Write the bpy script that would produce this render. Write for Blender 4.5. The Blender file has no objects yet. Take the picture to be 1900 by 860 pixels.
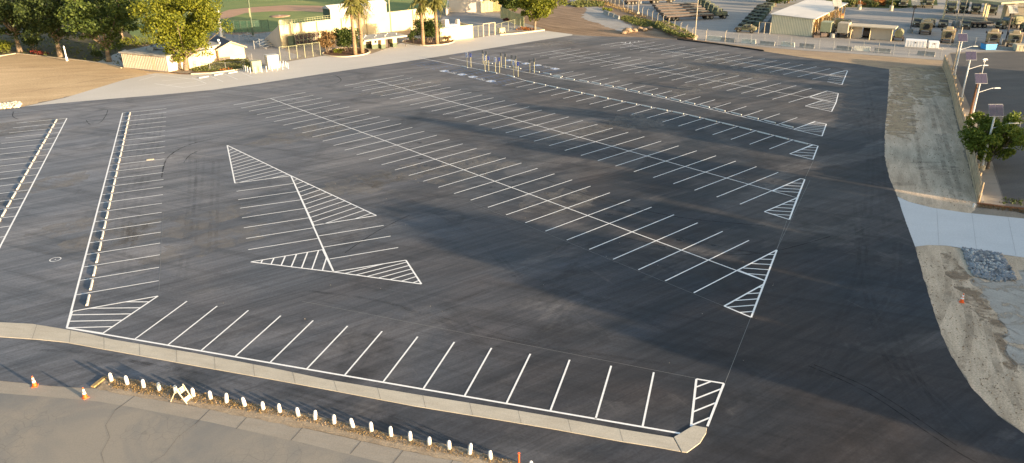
import bpy, math, random
from mathutils import Vector, Matrix
random.seed(7)
sc = bpy.context.scene
col = sc.collection
R = math.radians
# ------------------------------------------------------------------ camera
FPX, PITCH, ROLL, CAMH = 1410.34, R(23.209), R(-0.517), 27.85
CX, CY = 950.0, 430.0
_r = Vector((1, 0, 0)); _f = Vector((0, math.cos(PITCH), -math.sin(PITCH))); _u = Vector((0, math.sin(PITCH), math.cos(PITCH)))
CR = _r*math.cos(ROLL)+_u*math.sin(ROLL); CU = -_r*math.sin(ROLL)+_u*math.cos(ROLL)
CAMP = Vector((0, 0, CAMH))
def at(x, y, z=0.0):
    d = _f+CR*((x-CX)/FPX)-CU*((y-CY)/FPX)
    return CAMP+d*((z-CAMH)/d.z)
def hgt(x, y, top):
    """height of a vertical thing standing at pixel x,y whose top shows at row `top`"""
    b = at(x, y); lo, hi = 0.0, 70.0
    for _ in range(40):
        m = (lo+hi)/2; q = b+Vector((0, 0, m))-CAMP
        if CY-FPX*(q @ CU)/(q @ _f) > top: lo = m
        else: hi = m
    return lo
cd = bpy.data.cameras.new('camera'); cam = bpy.data.objects.new('camera', cd); col.objects.link(cam)
cd.sensor_width = 36; cd.lens = FPX*36/1900; cd.clip_end = 3000; cd.clip_start = 0.5
M3 = Matrix((CR, CU, -_f)).transposed()
cam.matrix_world = Matrix.Translation(CAMP) @ M3.to_4x4()
sc.camera = cam
# ------------------------------------------------------------------ tags / objects
def tag(o, label=None, cat=None, group=None, kind=None):
    if label: o['label'] = label
    if cat: o['category'] = cat
    if group: o['group'] = group
    if kind: o['kind'] = kind
    return o
def thing(name, label, cat, loc=(0, 0, 0), rz=0.0, group=None):
    o = bpy.data.objects.new(name, None); col.objects.link(o)
    o.empty_display_size = 0.3
    o.location = loc; o.rotation_euler = (0, 0, rz)
    return tag(o, label, cat, group)
def dup(root, loc=None, rz=None, label=None, group=None, scale=None):
    r = root.copy(); col.objects.link(r)
    if loc is not None: r.location = loc
    if rz is not None: r.rotation_euler = (0, 0, rz)
    if scale is not None: r.scale = (scale,)*3 if not hasattr(scale, '__len__') else scale
    if label: r['label'] = label
    if group: r['group'] = group
    for ch in root.children:
        c = ch.copy(); col.objects.link(c); c.parent = r
        for g in ch.children:
            d = g.copy(); col.objects.link(d); d.parent = c
    return r
ORD = ['first','second','third','fourth','fifth','sixth','seventh','eighth','ninth','tenth','eleventh','twelfth','thirteenth','fourteenth','fifteenth','sixteenth','seventeenth','eighteenth','nineteenth','twentieth','twenty-first','twenty-second','twenty-third','twenty-fourth','twenty-fifth','twenty-sixth','twenty-seventh','twenty-eighth','twenty-ninth','thirtieth','thirty-first','thirty-second','thirty-third','thirty-fourth','thirty-fifth','thirty-sixth','thirty-seventh','thirty-eighth','thirty-ninth','fortieth']+['%dth' % i for i in range(41, 120)]
class MB:
    def __init__(s): s.v = []; s.f = []; s.M = Matrix.Identity(4)
    def at(s, M): s.M = M; return s
    def add(s, vs, fs):
        n = len(s.v); s.v += [tuple(s.M @ Vector(v)) for v in vs]; s.f += [tuple(i+n for i in f) for f in fs]; return s
    def box(s, x0, x1, y0, y1, z0, z1, tx=0, ty=0):
        """box; tx,ty shrink the top on each side"""
        return s.add([(x0,y0,z0),(x1,y0,z0),(x1,y1,z0),(x0,y1,z0),(x0+tx,y0+ty,z1),(x1-tx,y0+ty,z1),(x1-tx,y1-ty,z1),(x0+tx,y1-ty,z1)],
                     [(0,3,2,1),(4,5,6,7),(0,1,5,4),(1,2,6,5),(2,3,7,6),(3,0,4,7)])
    def prism(s, poly, z0, z1):
        n = len(poly)
        a = sum(poly[i][0]*poly[(i+1) % n][1]-poly[(i+1) % n][0]*poly[i][1] for i in range(n))
        if a < 0: poly = poly[::-1]
        return s.add([(p[0], p[1], z0) for p in poly]+[(p[0], p[1], z1) for p in poly],
                     [tuple(range(n))[::-1], tuple(range(n, 2*n))]+[(i, (i+1) % n, n+(i+1) % n, n+i) for i in range(n)])
    def yprism(s, prof, y0, y1):
        """profile in x,z extruded along y"""
        n = len(prof)
        a = sum(prof[i][0]*prof[(i+1) % n][1]-prof[(i+1) % n][0]*prof[i][1] for i in range(n))
        if a < 0: prof = prof[::-1]
        return s.add([(p[0], y0, p[1]) for p in prof]+[(p[0], y1, p[1]) for p in prof],
                     [tuple(range(n)), tuple(range(n, 2*n))[::-1]]+[(i, n+i, n+(i+1) % n, (i+1) % n) for i in range(n)])
    def tube(s, p0, p1, r0, r1=None, n=8, cap=True):
        r1 = r0 if r1 is None else r1
        p0 = Vector(p0); p1 = Vector(p1); d = (p1-p0).normalized()
        a = d.orthogonal().normalized(); b = d.cross(a)
        vs = [p0+(a*math.cos(2*math.pi*i/n)+b*math.sin(2*math.pi*i/n))*r0 for i in range(n)]+[p1+(a*math.cos(2*math.pi*i/n)+b*math.sin(2*math.pi*i/n))*r1 for i in range(n)]
        fs = [(i, (i+1) % n, n+(i+1) % n, n+i) for i in range(n)]
        if cap: fs += [tuple(range(n))[::-1], tuple(range(n, 2*n))]
        return s.add(vs, fs)
    def path(s, pts, rs, n=7):
        for i in range(len(pts)-1): s.tube(pts[i], pts[i+1], rs[i], rs[i+1], n, True)
        return s
    def lathe(s, prof, n=12, cx=0, cy=0):
        vs = []; fs = []
        for r, z in prof:
            for i in range(n):
                a = 2*math.pi*i/n; vs.append((cx+r*math.cos(a), cy+r*math.sin(a), z))
        for k in range(len(prof)-1):
            for i in range(n): fs.append((k*n+i, k*n+(i+1) % n, (k+1)*n+(i+1) % n, (k+1)*n+i))
        fs.append(tuple(range(n))[::-1]); fs.append(tuple((len(prof)-1)*n+i for i in range(n)))
        return s.add(vs, fs)
    def build(s, name, mat, parent=None, smooth=False, loc=None, rz=None, bevel=0):
        me = bpy.data.meshes.new(name); me.from_pydata(s.v, [], s.f); me.update()
        if isinstance(mat, (list, tuple)):
            for m in mat: me.materials.append(m)
        else: me.materials.append(mat)
        if smooth:
            for p in me.polygons: p.use_smooth = True
        o = bpy.data.objects.new(name, me); col.objects.link(o)
        if parent: o.parent = parent
        if loc is not None: o.location = loc
        if rz is not None: o.rotation_euler = (0, 0, rz)
        if bevel:
            b = o.modifiers.new('bevel', 'BEVEL'); b.width = bevel; b.segments = 2; b.limit_method = 'ANGLE'; b.angle_limit = R(40)
        return o
# ------------------------------------------------------------------ materials
def mk(name):
    m = bpy.data.materials.new(name); m.use_nodes = True; nt = m.node_tree
    return m, nt, nt.nodes['Principled BSDF']
def node(nt, t, **k):
    n = nt.nodes.new(t)
    for a, b in k.items():
        if a.startswith('i_'): n.inputs[a[2:].replace('_', ' ')].default_value = b
        else: setattr(n, a, b)
    return n
def noise(nt, vec, scale, detail=4, rough=0.55, dist=0.0):
    n = nt.nodes.new('ShaderNodeTexNoise'); n.inputs['Scale'].default_value = scale; n.inputs['Detail'].default_value = detail
    n.inputs['Roughness'].default_value = rough; n.inputs['Distortion'].default_value = dist
    if vec is not None: nt.links.new(vec, n.inputs['Vector'])
    return n.outputs['Fac']
def mapping(nt, rot=0, scale=(1, 1, 1)):
    c = nt.nodes.new('ShaderNodeTexCoord'); m = nt.nodes.new('ShaderNodeMapping'); m.vector_type = 'POINT'
    m.inputs['Rotation'].default_value = (0, 0, rot)
    # rotate first, then scale
    nt.links.new(c.outputs['Object'], m.inputs['Vector'])
    m2 = nt.nodes.new('ShaderNodeMapping'); m2.inputs['Scale'].default_value = scale
    nt.links.new(m.outputs['Vector'], m2.inputs['Vector'])
    return m2.outputs['Vector']
def ramp(nt, fac, a, b, c0=0.0, c1=1.0):
    n = nt.nodes.new('ShaderNodeMapRange'); n.inputs['From Min'].default_value = a; n.inputs['From Max'].default_value = b
    n.inputs['To Min'].default_value = c0; n.inputs['To Max'].default_value = c1
    nt.links.new(fac, n.inputs['Value']); return n.outputs['Result']
def mixc(nt, fac, a, b, mode='MIX'):
    n = nt.nodes.new('ShaderNodeMix'); n.data_type = 'RGBA'; n.blend_type = mode
    for sck, v in ((n.inputs['Factor'], fac), (n.inputs['A'], a), (n.inputs['B'], b)): pass
    ins = [i for i in n.inputs if i.enabled or True]
    fi = n.inputs[0]; ai = n.inputs[6]; bi = n.inputs[7]
    for sck, v in ((fi, fac), (ai, a), (bi, b)):
        if hasattr(v, 'default_value') or hasattr(v, 'is_output'): nt.links.new(v, sck)
        elif isinstance(v, (int, float)): sck.default_value = v
        else: sck.default_value = (*v, 1)
    return n.outputs[2]
def math_(nt, op, a, b=None, clamp=False):
    n = nt.nodes.new('ShaderNodeMath'); n.operation = op; n.use_clamp = clamp
    for i, v in enumerate((a, b)):
        if v is None: continue
        if isinstance(v, (int, float)): n.inputs[i].default_value = v
        else: nt.links.new(v, n.inputs[i])
    return n.outputs[0]
def bump(nt, bs, h, strength=0.3, dist=0.05):
    b = nt.nodes.new('ShaderNodeBump'); b.inputs['Strength'].default_value = strength; b.inputs['Distance'].default_value = dist
    nt.links.new(h, b.inputs['Height']); nt.links.new(b.outputs['Normal'], bs.inputs['Normal'])
def simple(name, c, rough=0.7, var=0.15, scale=2.0, metal=0.0, c2=None, spec=0.4, bmp=0.0):
    m, nt, bs = mk(name)
    v = mapping(nt)
    n1 = noise(nt, v, scale, 5)
    c2 = c2 or tuple(x*(1-2*var) for x in c)
    nt.links.new(mixc(nt, ramp(nt, n1, 0.3, 0.7), c2, tuple(min(1, x*(1+var*0.4)) for x in c)), bs.inputs['Base Color'])
    bs.inputs['Roughness'].default_value = rough; bs.inputs['Metallic'].default_value = metal
    bs.inputs['Specular IOR Level'].default_value = spec
    if bmp: bump(nt, bs, noise(nt, v, scale*6, 4), bmp, 0.02)
    return m
def ground_mat(name, ca, cb, cc, s1=0.15, s2=1.5, rot=0.0, stretch=(1, 1, 1), grain=12, b=0.4, rough=0.95, contrast=1.0):
    """three tone soil: broad patches, mid streaks, fine grain"""
    m, nt, bs = mk(name)
    v = mapping(nt, rot, stretch); v0 = mapping(nt)
    a = ramp(nt, noise(nt, v0, s1, 5, 0.6, 0.4), 0.35, 0.65)
    d = ramp(nt, noise(nt, v, s2, 6, 0.65), 0.38, 0.68)
    g = ramp(nt, noise(nt, v0, grain, 3, 0.7), 0.3, 0.7, 1-0.28*contrast, 1+0.16*contrast)
    c1 = mixc(nt, a, ca, cb); c2 = mixc(nt, math_(nt, 'MULTIPLY', d, 0.6*contrast), c1, cc)
    gg = nt.nodes.new('ShaderNodeCombineColor')
    for i in range(3): nt.links.new(g, gg.inputs[i])
    nt.links.new(mixc(nt, 1.0, c2, gg.outputs[0], 'MULTIPLY'), bs.inputs['Base Color'])
    bs.inputs['Roughness'].default_value = rough; bs.inputs['Specular IOR Level'].default_value = 0.2
    bump(nt, bs, math_(nt, 'ADD', noise(nt, v, s2*2, 6, 0.7), math_(nt, 'MULTIPLY', noise(nt, v0, grain, 3, 0.7), 0.3)), b, 0.06)
    return m
def asphalt_mat(name, base=0.05, dust=1.0, lane_rot=R(-36), y0=35, y1=175, warm=1.0):
    m, nt, bs = mk(name)
    v0 = mapping(nt)
    vs = mapping(nt, lane_rot, (0.022, 0.36, 1)); vf = mapping(nt, lane_rot, (0.10, 2.0, 1)); vx = mapping(nt, R(22), (0.04, 0.7, 1))
    vl = mapping(nt, R(-24), (0.035, 0.5, 1))
    blot = ramp(nt, noise(nt, v0, 0.045, 6, 0.62, 0.8), 0.47, 0.62)
    blot2 = ramp(nt, noise(nt, mapping(nt, lane_rot, (0.5, 1, 1)), 0.12, 5, 0.6, 0.5), 0.56, 0.60)
    lanes = ramp(nt, noise(nt, vs, 1.0, 4, 0.55, 0.3), 0.32, 0.68)
    lanes2 = ramp(nt, noise(nt, vl, 1.0, 5, 0.65, 0.4), 0.32, 0.68)
    fine = ramp(nt, noise(nt, vf, 1.0, 5, 0.7, 0.3), 0.3, 0.7)
    cross = ramp(nt, noise(nt, vx, 1.0, 5, 0.65, 0.6), 0.50, 0.68)
    dark = ramp(nt, noise(nt, v0, 0.09, 7, 0.7, 1.4), 0.54, 0.66)
    scuff = ramp(nt, noise(nt, mapping(nt, R(60), (0.06, 0.9, 1)), 1.0, 6, 0.75, 1.2), 0.58, 0.70)
    grain = ramp(nt, noise(nt, v0, 6, 5, 0.8), 0.25, 0.75, 0.72, 1.28)
    sep = nt.nodes.new('ShaderNodeSeparateXYZ'); nt.links.new(v0, sep.inputs[0])
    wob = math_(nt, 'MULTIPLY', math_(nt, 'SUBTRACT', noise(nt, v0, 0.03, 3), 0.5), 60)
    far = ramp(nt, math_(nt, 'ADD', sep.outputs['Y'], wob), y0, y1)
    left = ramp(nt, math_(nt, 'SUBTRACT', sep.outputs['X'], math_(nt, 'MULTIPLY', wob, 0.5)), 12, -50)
    sheen_dust = math_(nt, 'MULTIPLY', far, 0.46)  # far-side sheen at grazing view painted in as paler colour; dusty blotches follow
    sheen_dust = math_(nt, 'ADD', sheen_dust, math_(nt, 'MULTIPLY', blot, 0.20))
    sheen_dust = math_(nt, 'ADD', sheen_dust, math_(nt, 'MULTIPLY', blot2, 0.16))
    sheen_dust = math_(nt, 'ADD', sheen_dust, math_(nt, 'MULTIPLY', scuff, 0.13))
    sheen_dust = math_(nt, 'MULTIPLY', math_(nt, 'SUBTRACT', sheen_dust, 0.14), dust, True)
    val = math_(nt, 'ADD', math_(nt, 'MULTIPLY', lanes, 0.46), 0.66)
    val = math_(nt, 'MULTIPLY', val, math_(nt, 'ADD', math_(nt, 'MULTIPLY', lanes2, 0.36), 0.86))
    val = math_(nt, 'MULTIPLY', val, math_(nt, 'ADD', math_(nt, 'MULTIPLY', fine, 0.56), 0.74))
    val = math_(nt, 'MULTIPLY', val, math_(nt, 'SUBTRACT', 1.0, math_(nt, 'MULTIPLY', cross, 0.30)))
    val = math_(nt, 'MULTIPLY', val, math_(nt, 'SUBTRACT', 1.0, math_(nt, 'MULTIPLY', dark, 0.34)))
    val = math_(nt, 'MULTIPLY', val, grain)
    # paving-lane joints, about 3.7 m apart, broken up
    sj = nt.nodes.new('ShaderNodeSeparateXYZ'); nt.links.new(mapping(nt, lane_rot, (1, 1/3.7, 1)), sj.inputs[0])
    fr = math_(nt, 'ABSOLUTE', math_(nt, 'SUBTRACT', math_(nt, 'FRACT', math_(nt, 'ADD', sj.outputs['Y'], math_(nt, 'MULTIPLY', noise(nt, v0, 0.05, 2), 0.15))), 0.5))
    jn = math_(nt, 'MULTIPLY', ramp(nt, fr, 0.0, 0.022, 1, 0), ramp(nt, noise(nt, mapping(nt, lane_rot, (0.03, 0.3, 1)), 1.0, 3), 0.45, 0.6))
    val = math_(nt, 'MULTIPLY', val, math_(nt, 'SUBTRACT', 1.0, math_(nt, 'MULTIPLY', jn, 0.30)))
    # fresher, blacker mat along the right-hand lane
    edge = math_(nt, 'SUBTRACT', sep.outputs['X'], math_(nt, 'MULTIPLY', sep.outputs['Y'], 0.37))
    edge = ramp(nt, math_(nt, 'ADD', edge, math_(nt, 'MULTIPLY', wob, 0.25)), -22, 6)
    val = math_(nt, 'MULTIPLY', val, math_(nt, 'SUBTRACT', 1.0, math_(nt, 'MULTIPLY', edge, 0.16)))
    drip = ramp(nt, noise(nt, v0, 0.7, 3, 0.6), 0.68, 0.76)
    val = math_(nt, 'MULTIPLY', val, math_(nt, 'SUBTRACT', 1.0, math_(nt, 'MULTIPLY', drip, 0.22)))
    hue = ramp(nt, noise(nt, v0, 0.07, 4, 0.6, 0.6), 0.35, 0.65)
    c0 = mixc(nt, hue, (base*0.60, base*0.72, base*0.92), (base*0.98, base*0.84, base*0.82))
    cn = mixc(nt, math_(nt, 'MULTIPLY', left, 0.80), c0, (0.172, 0.184, 0.207))  # bluish sky reflection towards the left is painted into this mix
    cn = mixc(nt, sheen_dust, cn, (0.275, 0.256, 0.240))
    vv = nt.nodes.new('ShaderNodeCombineColor')
    for i in range(3): nt.links.new(val, vv.inputs[i])
    nt.links.new(mixc(nt, 1.0, cn, vv.outputs[0], 'MULTIPLY'), bs.inputs['Base Color'])
    nt.links.new(ramp(nt, lanes, 0, 1, 0.66, 0.84), bs.inputs['Roughness'])
    bs.inputs['Specular IOR Level'].default_value = 0.3
    bump(nt, bs, noise(nt, v0, 14, 4, 0.7), 0.25, 0.012)
    return m
def crack_mat(name):
    m, nt, bs = mk(name)
    v0 = mapping(nt)
    big = ramp(nt, noise(nt, v0, 0.16, 4, 0.6, 0.5), 0.4, 0.62)
    vo = nt.nodes.new('ShaderNodeTexVoronoi'); vo.feature = 'DISTANCE_TO_EDGE'; vo.inputs['Scale'].default_value = 1.5
    ds = nt.nodes.new('ShaderNodeTexNoise'); ds.inputs['Scale'].default_value = 1.3; nt.links.new(v0, ds.inputs['Vector'])
    nt.links.new(mixc(nt, 0.35, v0, ds.outputs['Color'], 'ADD'), vo.inputs['Vector'])
    cr = ramp(nt, vo.outputs['Distance'], 0.0, 0.035, 1, 0)
    cr = math_(nt, 'MULTIPLY', cr, ramp(nt, noise(nt, v0, 0.22, 3), 0.42, 0.6))
    g = noise(nt, v0, 12, 3, 0.7)
    c = mixc(nt, big, (0.285, 0.258, 0.213), (0.185, 0.186, 0.178))
    c = mixc(nt, ramp(nt, g, 0.3, 0.7, 0.0, 0.35), c, (0.14, 0.13, 0.12))
    c = mixc(nt, math_(nt, 'MULTIPLY', cr, 0.30), c, (0.06, 0.06, 0.06))
    nt.links.new(c, bs.inputs['Base Color']); bs.inputs['Roughness'].default_value = 0.85; bs.inputs['Specular IOR Level'].default_value = 0.2
    bump(nt, bs, g, 0.25, 0.015)
    return m
def leaf_mat(name, c, c2, trans=0.25):
    m, nt, bs = mk(name)
    g = nt.nodes.new('ShaderNodeNewGeometry')
    cc = mixc(nt, g.outputs['Random Per Island'], c, c2)
    nt.links.new(cc, bs.inputs['Base Color']); bs.inputs['Roughness'].default_value = 0.6; bs.inputs['Specular IOR Level'].default_value = 0.25
    t = nt.nodes.new('ShaderNodeBsdfTranslucent'); nt.links.new(cc, t.inputs['Color'])
    mx = nt.nodes.new('ShaderNodeMixShader'); mx.inputs[0].default_value = trans
    nt.links.new(bs.outputs[0], mx.inputs[1]); nt.links.new(t.outputs[0], mx.inputs[2])
    nt.links.new(mx.outputs[0], nt.nodes['Material Output'].inputs['Surface'])
    return m
def mesh_mat(name, c, cover=0.25):
    """woven wire seen from far away: partly see-through"""
    m, nt, bs = mk(name)
    bs.inputs['Base Color'].default_value = (*c, 1); bs.inputs['Roughness'].default_value = 0.5
    t = nt.nodes.new('ShaderNodeBsdfTransparent'); mx = nt.nodes.new('ShaderNodeMixShader')
    v = mapping(nt); n = noise(nt, v, 1.5, 3)
    nt.links.new(ramp(nt, n, 0.3, 0.7, cover*0.75, cover*1.25), mx.inputs[0])
    nt.links.new(t.outputs[0], mx.inputs[1]); nt.links.new(bs.outputs[0], mx.inputs[2])
    nt.links.new(mx.outputs[0], nt.nodes['Material Output'].inputs['Surface'])
    return m
def paint_mat(name, c, wear=0.35):
    m, nt, bs = mk(name); v = mapping(nt)
    w = ramp(nt, noise(nt, v, 3.5, 6, 0.75), 0.52, 0.72)
    nt.links.new(mixc(nt, math_(nt, 'MULTIPLY', w, wear), c, (0.14, 0.135, 0.13)), bs.inputs['Base Color'])
    bs.inputs['Roughness'].default_value = 0.6
    return m
def fade(m, scale=0.9, lo=0.42, hi=0.6, top=1.0):
    """let a thin ground patch break up irregularly into what lies below"""
    nt = m.node_tree; out = nt.nodes['Material Output']; src = out.inputs['Surface'].links[0].from_socket
    t = nt.nodes.new('ShaderNodeBsdfTransparent'); mx = nt.nodes.new('ShaderNodeMixShader')
    nt.links.new(ramp(nt, noise(nt, mapping(nt), scale, 6, 0.65, 0.6), lo, hi, 0, top), mx.inputs[0])
    nt.links.new(t.outputs[0], mx.inputs[1]); nt.links.new(src, mx.inputs[2]); nt.links.new(mx.outputs[0], out.inputs['Surface'])
    return m
def camo_mat(name, a, b, c, scale=1.1):
    m, nt, bs = mk(name); v = mapping(nt)
    n1 = ramp(nt, noise(nt, v, scale, 2, 0.5, 0.6), 0.49, 0.52)
    n2 = ramp(nt, noise(nt, mapping(nt, 1.0), scale*1.3, 2, 0.5, 0.8), 0.56, 0.59)
    nt.links.new(mixc(nt, n2, mixc(nt, n1, a, b), c), bs.inputs['Base Color']); bs.inputs['Roughness'].default_value = 0.75
    return m
A = {}
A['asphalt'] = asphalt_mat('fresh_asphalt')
A['lane'] = asphalt_mat('lane_asphalt', base=0.055, dust=0.35, lane_rot=R(15))
A['roadold'] = crack_mat('old_cracked_road')
A['yard'] = ground_mat('yard_pavement', (0.31,0.295,0.27), (0.38,0.355,0.32), (0.23,0.22,0.205), 0.05, 0.4, R(30), (0.15,1,1), 6, 0.1)
A['street'] = ground_mat('street_asphalt', (0.10,0.095,0.09), (0.14,0.132,0.12), (0.075,0.073,0.07), 0.06, 0.4, R(-10), (0.2,1,1), 8, 0.1)
A['ground'] = ground_mat('bare_soil', (0.34,0.285,0.215), (0.26,0.22,0.17), (0.20,0.17,0.13), 0.08, 0.7, R(-62), (0.25,1,1), 7, 0.5)
A['tan'] = ground_mat('tan_soil', (0.64,0.47,0.275), (0.56,0.41,0.235), (0.40,0.27,0.145), 0.06, 0.35, R(-12), (0.25,1,1), 4, 0.35, 0.95, 1.0)
A['brown'] = ground_mat('ploughed_soil', (0.30,0.205,0.13), (0.40,0.285,0.185), (0.13,0.085,0.052), 0.10, 1.1, R(50), (0.08,1,1), 5, 0.9, 0.95, 1.5)
A['gold'] = ground_mat('golden_verge', (0.46,0.34,0.20), (0.36,0.27,0.18), (0.24,0.175,0.12), 0.09, 0.8, R(20), (0.3,1,1), 5, 0.4)
A['greydirt'] = ground_mat('grey_graded_soil', (0.70,0.555,0.40), (0.58,0.455,0.32), (0.38,0.29,0.20), 0.16, 1.1, R(-66), (0.2,1,1), 9, 0.6, 0.95, 1.35)
A['brownstreak'] = fade(ground_mat('disturbed_soil', (0.28,0.20,0.13), (0.33,0.245,0.165), (0.20,0.145,0.10), 0.5, 1.6, R(50), (0.3,1,1), 8, 0.8), 0.7, 0.44, 0.62, 0.85)
A['rut'] = fade(simple('faint_rut', (0.16,0.125,0.09), 0.95), 0.8, 0.36, 0.70, 0.30)
A['faintskid'] = fade(simple('faint_tyre_film', (0.022,0.023,0.026), 0.8), 0.5, 0.38, 0.72, 0.15)
A['skid'] = fade(simple('tyre_mark', (0.022,0.022,0.023), 0.8), 1.0, 0.3, 0.6, 0.75)
A['oil'] = fade(simple('oily_stain', (0.03,0.03,0.035), 0.5), 1.3, 0.40, 0.60, 0.55)
A['silt'] = fade(ground_mat('pale_silt_wash', (0.46,0.43,0.38), (0.40,0.37,0.32), (0.30,0.265,0.22), 0.3, 1.2, R(50), (0.4,1,1), 8, 0.5), 0.5, 0.36, 0.50)
A['palesoil'] = ground_mat('pale_silt', (0.40,0.385,0.36), (0.34,0.32,0.29), (0.25,0.225,0.195), 0.3, 1.2, R(50), (0.4,1,1), 8, 0.5)
A['straw'] = ground_mat('dry_verge', (0.34,0.27,0.185), (0.40,0.33,0.24), (0.22,0.165,0.11), 0.4, 2.0, R(15), (0.5,1,1), 14, 0.9)
A['conc'] = ground_mat('concrete_apron', (0.52,0.49,0.435), (0.56,0.53,0.48), (0.44,0.41,0.36), 0.05, 0.3, R(-30), (0.3,1,1), 5, 0.05, 0.8, 0.45)
A['conc2'] = ground_mat('concrete_driveway', (0.56,0.56,0.55), (0.60,0.60,0.59), (0.50,0.50,0.49), 0.12, 0.6, R(10), (0.3,1,1), 8, 0.05, 0.8, 0.4)
A['gutter'] = ground_mat('old_gutter_concrete', (0.30,0.27,0.225), (0.325,0.295,0.245), (0.22,0.195,0.16), 0.2, 1.5, R(13), (0.3,1,1), 14, 0.15, 0.85, 0.6)
A['curb'] = ground_mat('concrete_gutter_strip', (0.46,0.42,0.34), (0.52,0.48,0.395), (0.33,0.295,0.235), 0.25, 1.5, R(13), (0.3,1,1), 18, 0.15, 0.85, 0.7)
A['curbp'] = simple('pale_curb_concrete', (0.55,0.47,0.33), 0.85, 0.12, 1.5)
A['grass'] = ground_mat('lawn', (0.075,0.10,0.025), (0.11,0.125,0.035), (0.05,0.07,0.02), 0.06, 0.5, R(30), (0.3,1,1), 3, 0.5)
A['field'] = ground_mat('ball_field_turf', (0.15,0.21,0.065), (0.30,0.30,0.10), (0.10,0.17,0.06), 0.035, 0.25, R(5), (0.25,1,1), 3, 0.3)
A['clay'] = ground_mat('infield_clay', (0.42,0.26,0.165), (0.48,0.31,0.20), (0.34,0.20,0.125), 0.06, 0.4, 0, (0.4,1,1), 4, 0.1)
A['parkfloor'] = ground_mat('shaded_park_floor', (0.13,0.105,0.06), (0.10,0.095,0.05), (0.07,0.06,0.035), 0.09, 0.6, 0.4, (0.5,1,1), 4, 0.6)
A['mulch'] = ground_mat('mulch_bed', (0.11,0.06,0.04), (0.16,0.10,0.06), (0.07,0.04,0.03), 0.8, 3, 0, (1,1,1), 12, 1.0)
A['paint'] = paint_mat('white_line_paint', (0.80,0.80,0.78), 0.25)
A['paintold'] = paint_mat('faint_line_paint', (0.72,0.70,0.66), 0.5)
A['chalk'] = paint_mat('chalk_layout_line', (0.17,0.17,0.165), 0.8)
A['blue'] = paint_mat('blue_line_paint', (0.08,0.19,0.42), 0.3)
A['seam'] = simple('paving_joint', (0.10,0.09,0.08), 0.9)
A['stop'] = simple('weathered_wheel_stop', (0.60,0.575,0.52), 0.85, 0.12, 3, bmp=0.2)
A['stopg'] = simple('grey_wheel_stop', (0.56,0.58,0.57), 0.85, 0.10, 3, bmp=0.2)
A['white'] = simple('white_paint', (0.80,0.79,0.77), 0.55, 0.04, 4)
A['whitew'] = simple('white_painted_post', (0.78,0.76,0.72), 0.6, 0.2, 9, bmp=0.2)
A['cream'] = simple('cream_stucco', (0.66,0.54,0.32), 0.9, 0.06, 0.5)
A['creampink'] = simple('pinkish_cream_siding', (0.66,0.56,0.44), 0.85, 0.05, 0.8)
A['creamroof'] = simple('pale_gravel_roof', (0.46,0.43,0.36), 0.9, 0.2, 0.8)
A['mural'] = simple('cream_plaster_wall', (0.66,0.58,0.47), 0.9, 0.08, 0.4)
A['green'] = simple('dark_green_paint', (0.10,0.13,0.08), 0.7, 0.1, 2)
A['cabg'] = simple('utility_green_paint', (0.36,0.37,0.22), 0.6, 0.08, 1.5)
A['cabw'] = simple('utility_grey_paint', (0.52,0.50,0.45), 0.6, 0.08, 1.5)
A['shingle'] = simple('dark_grey_shingles', (0.10,0.11,0.13), 0.9, 0.25, 4)
A['metal'] = simple('galvanised_steel', (0.34,0.35,0.345), 0.45, 0.08, 2, metal=0.5)
A['pole'] = simple('white_lamp_pole_paint', (0.66,0.67,0.66), 0.4, 0.05, 1)
A['polet'] = simple('tan_concrete_pole', (0.44,0.38,0.28), 0.8, 0.1, 1)
A['wood'] = simple('brown_pole_wood', (0.17,0.085,0.045), 0.85, 0.2, 1.5)
A['bark'] = simple('tree_bark', (0.25,0.19,0.13), 0.95, 0.25, 2.5, bmp=0.6)
A['barkp'] = simple('palm_bark', (0.32,0.215,0.12), 0.95, 0.25, 3.0, bmp=0.6)
A['panel'] = simple('solar_cells', (0.035,0.03,0.06), 0.25, 0.1, 5, spec=0.6)
A['dark'] = simple('dark_interior', (0.03,0.028,0.026), 0.8, 0.1, 1)
A['darkmesh'] = simple('dark_brown_steel', (0.10,0.075,0.065), 0.7, 0.1, 1)
A['tyre'] = simple('rubber_tyre', (0.025,0.025,0.025), 0.85, 0.1, 3)
A['rim'] = simple('dusty_rim', (0.22,0.20,0.15), 0.7, 0.1, 3)
A['glass'] = simple('dark_glass', (0.03,0.035,0.04), 0.12, 0.05, 1, spec=0.8)
A['orange'] = simple('orange_plastic', (0.80,0.12,0.015), 0.5, 0.05, 3)
A['reflect'] = simple('white_reflective_collar', (0.85,0.85,0.85), 0.4, 0.03, 3)
A['orangeb'] = simple('orange_stripe_board', (0.75,0.33,0.05), 0.6, 0.1, 6)
A['barr'] = simple('cream_barricade_wood', (0.74,0.66,0.50), 0.7, 0.1, 5)
A['krail'] = simple('grey_concrete_barrier', (0.33,0.325,0.30), 0.9, 0.15, 1.5)
A['water'] = simple('white_plastic_barrier', (0.66,0.65,0.56), 0.6, 0.08, 1.5)
A['ribm'] = simple('sunlit_rib_metal', (0.80,0.74,0.54), 0.6, 0.05, 0.7)  # sunlit stripes along the ribs painted in as a paler tan
A['tanmetal'] = simple('ribbed_tan_metal', (0.50,0.47,0.34), 0.6, 0.05, 0.7)
A['shedroof'] = simple('pale_metal_roof', (0.60,0.57,0.52), 0.55, 0.05, 0.25)
A['shedside'] = simple('tan_shed_panels', (0.62,0.46,0.24), 0.8, 0.2, 0.8)
A['slat'] = simple('tan_fence_slats', (0.44,0.34,0.22), 0.85, 0.2, 1.2)
A['bluep'] = simple('bright_blue_paint', (0.04,0.30,0.66), 0.5, 0.06, 1)
A['beige'] = simple('beige_block_wall', (0.52,0.45,0.33), 0.9, 0.07, 0.8)
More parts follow.
